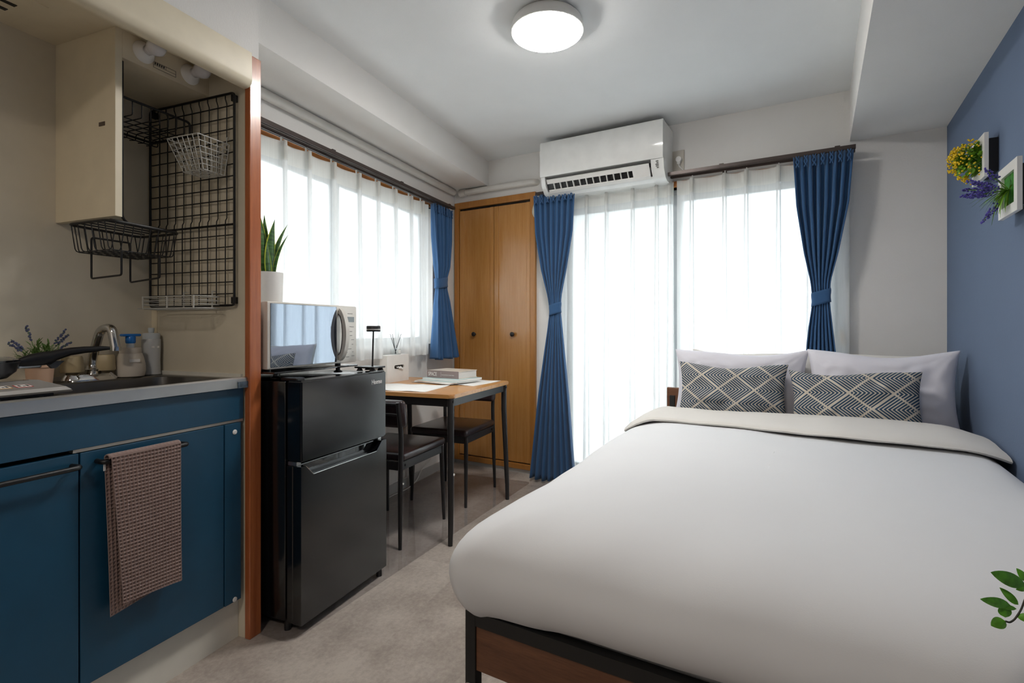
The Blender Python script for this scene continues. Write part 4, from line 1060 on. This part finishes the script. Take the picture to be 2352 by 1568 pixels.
# ------------------------------------------------------------ bed
t = thing('bed_frame', 'black metal bed frame with walnut foot panel', 'bed', (-.12, 2.1, 0))
XL, XR, YF = -.753, .515, 1.045
for x in (XL, XR-.03):
    l_ = obj('post', BX(x, YF, 0, x+.030, YF+.030, .356, bev=.002), M['bedmetal'], t)
    obj('bolt', disc(NB(), (x+.012, YF-.001, .172), .009, .004, 'y', 16), M['steel'], l_)
obj('foot_rail', BX(XL+.03, YF+.001, .322, XR-.03, YF+.029, .355), M['bedmetal'], t)
obj('foot_panel', BX(XL+.03, YF+.006, .212, XR-.03, YF+.021, .322), M['walnut'], t)
for x in (XL+.001, XR-.029): obj('side_rail', BX(x, YF+.03, .25, x+.028, 3.10, .30), M['bedmetal'], t)
for x in (XL, XR-.03): obj('head_post', BX(x, 3.09, 0, x+.030, 3.12, .66, bev=.002), M['bedmetal'], t)
obj('headboard', BX(XL-.018, 3.10, .40, XR+.018, 3.128, .705, bev=.003), M['walnut'], t)
bm = NB()
for q in range(9): bx(bm, XL+.029, 1.2+q*.22, .285, XR-.029, 1.26+q*.22, .30)
obj('slats', bm, M['bedmetal'], t)
o = obj('mattress', BX(XL+.015, 1.085, .300, XR-.012, 3.085, .545, bev=.04, seg=4), M['mattress'], base=(-.12, 2.1, .3), smooth=50); tag(o, 'white mattress mostly hidden under the duvet', 'mattress')

# duvet
t = thing('duvet', 'large white duvet spread over the bed with its top edge turned back', 'duvet', (-.12, 1.8, .6))
ox0, ox1, oy0, oy1 = -.802, .538, .985, 2.60
prof = [(.10, .368), (.065, .372), (.035, .395), (.012, .43), (0, .47), (.004, .505), (.018, .54), (.045, .573), (.085, .598), (.14, .615), (.21, .626), (.30, .633), (.42, .638), (.54, .641), (.60, .642), (.635, .642)]
nper = 56; rows = []
def outline(o, r0=.085):
    x0, x1, y0, y1 = ox0+o, ox1-(o*.4 if o < .21 else .084+(o-.21)*1.27), oy0+o*1.12, oy1-o*1.12
    if x1-x0 < .02: xm = (x0+x1)/2; x0, x1 = xm-.01, xm+.01
    r = max(.004, min(r0, (x1-x0)/2-.002, (y1-y0)/2-.002))
    pts = []
    for cx, cy, a0 in ((x1-r, y1-r, 0), (x0+r, y1-r, 90), (x0+r, y0+r, 180), (x1-r, y0+r, 270)):
        for q in range(10): a = R(a0+90*q/9); pts.append((cx+r*math.cos(a), cy+r*math.sin(a), cx, cy))
    out = []; 
    for i in range(len(pts)):
        p = pts[i]; q = pts[(i+1) % len(pts)]; out.append((p[0], p[1]))
        if (i+1) % 10 == 0:
            for k_ in range(1, 24): u = k_/24; out.append((p[0]+(q[0]-p[0])*u, p[1]+(q[1]-p[1])*u))
    return out
base_out = outline(0)
for ri, (o, z) in enumerate(prof):
    r = []
    for i, (x, y) in enumerate(outline(o)):
        bx_, by_ = base_out[i]
        side = 1 if bx_ < ox0+.05 and by_ > oy0+.10 else 0
        corner = max(0, 1-math.hypot(bx_-ox0, by_-oy0)/.30)
        zz = z
        if z < .5:
            low = (.5-z)/.13
            zz -= low*.045*corner+low*.008*(.5+.5*math.sin(bx_*13+1))*(1 if by_ < oy0+.1 else 0)*.6
            f = .010*low*math.sin(22*math.atan2(by_-oy0-.3, bx_-ox0-.3))*corner*2
            x += f; y -= f*.4
            if side: x = x+(ox0+.02-x)*.5
            if bx_ < ox0+.14 and by_ < oy0+.14: x = x+(ox0+.025-x)*.6*corner; 
        n1 = noise.noise(Vector((x*2.1, y*1.7, 3)))*.014+noise.noise(Vector((x*6, y*4.5, 9)))*.006
        n1 *= max(0, min(1, (.60-o)/.25))
        head = max(0, min(1, (y-1.2)/1.2))*max(0, min(1, (.60-o)/.3))+.5*(1-max(0, min(1, (.60-o)/.3)))
        zz += (n1 if z > .5 else n1*.2)+(.012*head if z > .55 else 0)
        lw_ = max(0, min(1, (ox0+.10-bx_)/.10+.0)) if bx_ < ox0+.1 else 0
        if z > .48: zz -= .030*max(0, 1-o/.26)*lw_*max(0, min(1, (2.15-by_)/.5))
        if z > .48 and bx_ > ox1-.03 and by_ > oy0+.15: zz += max(0, .612-zz)*.6
        if z < .6:
            s = noise.noise(Vector((x*7, y*7, z*4)))*.006; x += s*(.4 if bx_ > .4 else 1); y += s
        if x > ox1: x = ox1
        r.append((x, y, zz))
    rows.append(r)
bm = sheet(rows, True); bm.faces.new([v for v in bm.verts][-len(rows[0]):])
obj('cover', bm, M['duvet'], t, smooth=True, mods=[('SUBSURF', dict(levels=1, render_levels=1))])
# turned-back edge
rows = []
for i in range(61):
    u = i/60; x = -.757+u*1.294; r = []
    endd = max(0, 1-min(u, 1-u)/.10)
    drop = -.062*endd**1.6*(1 if u < .5 else .45)
    yf = 2.225+.035*math.sin(u*7)+.05*(1-u)+.10*endd*0; yb = 2.615-.02*math.sin(u*5)
    zc = .655+noise.noise(Vector((x*3, 2, 5)))*.008
    for q in range(20):
        a = 2*math.pi*q/20; cx = math.copysign(abs(math.cos(a))**.8, math.cos(a)); sz = math.sin(a)
        y = (yf+yb)/2-(yb-yf)/2*cx; th = .014+.010*(1-(y-yf)/(yb-yf)) if False else .015+.016*max(0, (y-yf)/(yb-yf))
        r.append((x, y, zc+th*sz*(abs(sz)**-.3 if abs(sz) > .01 else 1)+drop+noise.noise(Vector((x*9, y*12, 1)))*.004+.006*math.sin(x*5+1)))
    rows.append(r)
bm = sheet(rows, True)
for k_, rev in ((0, False), (60, True)):
    vs = [v for v in bm.verts][k_*20:(k_+1)*20]; bm.faces.new(vs)
obj('turned_back_edge', bm, M['pillowback'], t, smooth=60)

# pillows and cushions
def pillow(name, label, cat, loc, W, Hh, T, tilt, rz, m, seed, pinch=.07, group=None, roll=0):
    bm = NB(); uvl = bm.loops.layers.uv.new('UVMap'); nu, nv = 44, 30; sides = []
    Rm = Matrix.Rotation(tilt, 3, 'X') @ Matrix.Rotation(roll, 3, 'Y')
    def P(i, j, s):
        u = -1+2*i/nu; v = -1+2*j/nv
        u = math.copysign(abs(u)**.85, u); v = math.copysign(abs(v)**.85, v)
        x = u*W/2*(1-pinch*(1-v*v)*abs(u)); z = v*Hh/2*(1-pinch*1.9*(1-abs(u)**1.7)*abs(v))+.006*math.sin(u*4+seed)
        ed = max(0, (1-u**4)*(1-v**4))
        th = T/2*ed**.55*(1-.15*abs(u*v))
        wv = noise.noise(Vector((u*2.2+seed, v*2.2, s)))*.02*ed+noise.noise(Vector((u*7+seed, v*5, s*3)))*.009*ed
        cr = .006*math.sin(9*math.atan2(abs(v)-1, abs(u)-1)*2)*(abs(u*v))**2*ed**.3
        y = s*(th+wv*.8+cr)
        p = Rm @ Vector((x, y, z+Hh/2)); return p, (x+seed*.31, z+seed*.17)
    grids = []
    for s in (-1, 1):
        g = [[P(i, j, s) for j in range(nv+1)] for i in range(nu+1)]
        vg = [[bm.verts.new(g[i][j][0]) for j in range(nv+1)] for i in range(nu+1)]
        for i in range(nu):
            for j in range(nv):
                vs = [(i, j), (i+1, j), (i+1, j+1), (i, j+1)]
                if s > 0: vs = vs[::-1]
                f = bm.faces.new([vg[a][b] for a, b in vs])
                for lp, (a, b) in zip(f.loops, vs): lp[uvl].uv = g[a][b][1]
    bmesh.ops.remove_doubles(bm, verts=bm.verts, dist=.0004)
    o = obj(name, bm, m, base=loc, rz=rz, local=True, smooth=True, mods=[('SUBSURF', dict(levels=1, render_levels=1))])
    return tag(o, label, cat, group)
P = math.pi
pillow('pillow', 'ivory pillow at the very back, left side of bed', 'pillow', (-.30, 2.965, .565), .62, .385, .13, R(-8), .02, M['pillowback'], 1, .085, 'bed pillows')
pillow('pillow', 'ivory pillow at the very back, beside the blue wall', 'pillow', (.24, 2.985, .565), .56, .39, .13, R(-8), -.02, M['pillowback'], 2, .085, 'bed pillows')
pillow('pillow', 'white pillow standing behind the left chevron cushion', 'pillow', (-.352, 2.835, .572), .645, .382, .14, R(-9), .03, M['pillow'], 3, .085, 'bed pillows')
pillow('pillow', 'white pillow standing behind the right chevron cushion', 'pillow', (.235, 2.82, .572), .58, .390, .16, R(-10), -.04, M['pillow'], 4, .085, 'bed pillows')
pillow('cushion', 'navy and cream chevron cushion, the left one beside the balcony doors', 'cushion', (-.365, 2.685, .598), .505, .292, .13, R(-14), .06, M['chevron'], 5, .08, 'chevron cushions')
pillow('cushion', 'navy and cream chevron cushion, the right one nearer the blue wall', 'cushion', (.135, 2.655, .588), .50, .290, .14, R(-14), -.05, M['chevron'], 6.4, .08, 'chevron cushions', R(-2.5))

# ------------------------------------------------------------ plant frames on the blue wall
def pframe(label, y0, y1, z0, z1, kind):
    t = thing('wall_planter', label, 'wall planter', (.547, (y0+y1)/2, (z0+z1)/2))
    F = .505; b = .030
    bm = NB(); A = [bm.verts.new((F+.012, y, z)) for y, z in ((y0, z0), (y1, z0), (y1, z1), (y0, z1))]; B = [bm.verts.new((F, y, z)) for y, z in ((y0, z0), (y1, z0), (y1, z1), (y0, z1))]
    i_ = ((y0+b, z0+b), (y1-b, z0+b), (y1-b, z1-b), (y0+b, z1-b)); Cc = [bm.verts.new((F, y, z)) for y, z in i_]; D = [bm.verts.new((F+.012, y, z)) for y, z in i_]
    ring_faces(bm, A, B); ring_faces(bm, B, Cc); ring_faces(bm, Cc, D); ring_faces(bm, D, A)
    obj('frame', bm, M['white'], t)
    obj('back_box', BX(F+.012, y0+.018, z0+.018, .547, y1-.018, z1-.018), M['black'], t)
    obj('turf', BX(F+.008, y0+b-.002, z0+b-.002, F+.0125, y1-b+.002, z1-b+.002), M['turf'], t)
    yc, zc = (y0+y1)/2, (z0+z1)/2; lf = NB(); fl = NB(); rnd = random.Random(kind)
    if kind == 1:
        for q in range(60):
            d = rdir_(rnd, (-1, 0, 0), 1.0); L = rnd.uniform(.05, .082); p0 = Vector((F+.005, yc, zc)); p1 = p0+Vector((d.x*L, d.y*L*.9, d.z*L*.9)); tube(lf, [p0, p1], .0007, 4)
            for z in range(5): leaf(lf, p0+(p1-p0)*(.45+.13*z), rdir_(rnd, d, 1.2), .020, .015, n=3)
        for q in range(240):
            d = rdir_(rnd, (-1.0, -.15, .25), .95); p = Vector((F, yc, zc))+d*rnd.uniform(.068, .09); blob(fl, p, rnd.uniform(.0028, .0042))
        for q in range(60):
            d = rdir_(rnd, (-.6, .45, -.9), .35); p = Vector((F, yc, zc))+d*rnd.uniform(.065, .08); blob(fl, p, rnd.uniform(.0028, .0042))
        obj('leaves', lf, M['leaf'], t); obj('flowers', fl, M['yflower'], t)['kind'] = 'stuff'
    else:
        for q in range(42):
            d = rdir_(rnd, (-1, 0, 0), 1.0); leaf(lf, (F+.005, yc, zc), d, rnd.uniform(.05, .085), .005, curl=rnd.uniform(.2, .9), n=5)
        for (dx, dy, dz, L) in ((-1, .35, .55, .10), (-.75, -.15, 1.0, .085), (-1.15, .35, .02, .105), (-.9, -.2, .3, .09), (-1, .5, .25, .105), (-.95, -.35, -.15, .095), (-.6, .15, -1, .105), (-.8, -.5, .1, .08), (-1.0, .1, -.1, .09)):
            d = Vector((dx, dy, dz)).normalized(); p0 = Vector((F, yc, zc)); tube(lf, [p0, p0+d*L], .001, 5)
            for z in range(46):
                blob(fl, p0+d*L*(.5+.55*z/46)+rdir_(rnd, (0, 0, 0), 1)*.0100*(1.1-z/60), .0032)
        obj('leaves', lf, M['leaf'], t); obj('flowers', fl, M['lav'], t)['kind'] = 'stuff'
def rdir_(r_, v, s): return Vector((v[0]+r_.uniform(-s, s), v[1]+r_.uniform(-s, s), v[2]+r_.uniform(-s, s))).normalized()
pframe('white frame with yellow flowers on the blue wall', 2.428, 2.60, 1.590, 1.745, 1)
pframe('white frame with violet lavender on the blue wall', 2.076, 2.262, 1.402, 1.560, 2)

# ------------------------------------------------------------ foreground plant at the right edge, on a stool
st = thing('plant_stool', 'small round white stool at the foot of the bed', 'stool', (.425, .76, 0))
obj('seat', lathe(NB(), [(.09, .50), (.10, .503), (.10, .518), (.09, .52)], (.425, .76, 0), 32), M['white'], st, smooth=40)
for q in range(3):
    a = q*2*P/3+.4; obj('leg', tube(NB(), [(.425+.06*math.cos(a), .76+.06*math.sin(a), .502), (.425+.09*math.cos(a), .76+.09*math.sin(a), 0)], .009, 10), M['white'], st, smooth=40)
c = (.425, .76, .52)
t = thing('leafy_plant', 'leafy green twig reaching in at the lower right edge', 'plant', c)
obj('pot', lathe(NB(), [(.035, 0), (.045, .06), (.048, .065), (.048, .08), (.040, .08), (.038, .06)], c, 28), M['ceramic'], t, smooth=40)
stem = [(.425, .76, .58), (.40, .80, .70), (.35, .86, .765), (.287, .887, .765), (.242, .864, .752), (.218, .849, .740), (.212, .846, .724), (.209, .844, .714), (.202, .840, .702), (.197, .837, .6985), (.193, .835, .700)]
obj('stem', tube(NB(), arcpts(stem, .02, 3), .0011, 6), M['stem'], t, smooth=True)
LV = [((.214, .847, .743), (.169, .797, .771), .019), ((.198, .838, .719), (.177, .871, .711), .0), ((.206, .842, .720), (.190, .846, .735), .0095), ((.204, .841, .715), (.183, .832, .7185), .006),
      ((.193, .836, .704), (.1935, .840, .7185), .016), ((.193, .835, .7), (.180, .836, .6905), .015), ((.2145, .848, .748), (.205, .846, .762), .009), ((.214, .847, .740), (.203, .840, .7385), .006), ((.205, .842, .705), (.224, .842, .709), .010)]
LV[1] = ((.198, .838, .719), (.165, .812, .7295), .0115)
LV[0] = ((.214, .847, .743), (.175, .815, .7625), .0165)
def vleaf(a, b, W, nrm=(.45, -.85, .25)):
    bm = NB(); a = Vector(a); b = Vector(b); d = b-a; s = d.cross(Vector(nrm)).normalized(); nn = s.cross(d).normalized(); n = 9; g = []
    for i in range(n+1):
        u = i/n; w_ = W*.5*(math.sin(math.pi*u**.8))**.75 if 0 < i < n else .0002
        cc = a+d*u+nn*.002*math.sin(u*3)
        g.append([bm.verts.new(cc+s*w_*q-nn*(abs(q)*w_*.3)) for q in (-1, -.5, 0, .5, 1)])
    for i in range(n): ring_faces(bm, g[i], g[i+1], False)
    obj('leaf', bm, M['fgleaf'], t, smooth=True)
M['fgleaf'] = pm('fresh_green_leaf', '569426', .3, var=.45, nscale=90)
for a, b, W in LV: vleaf(a, b, W)
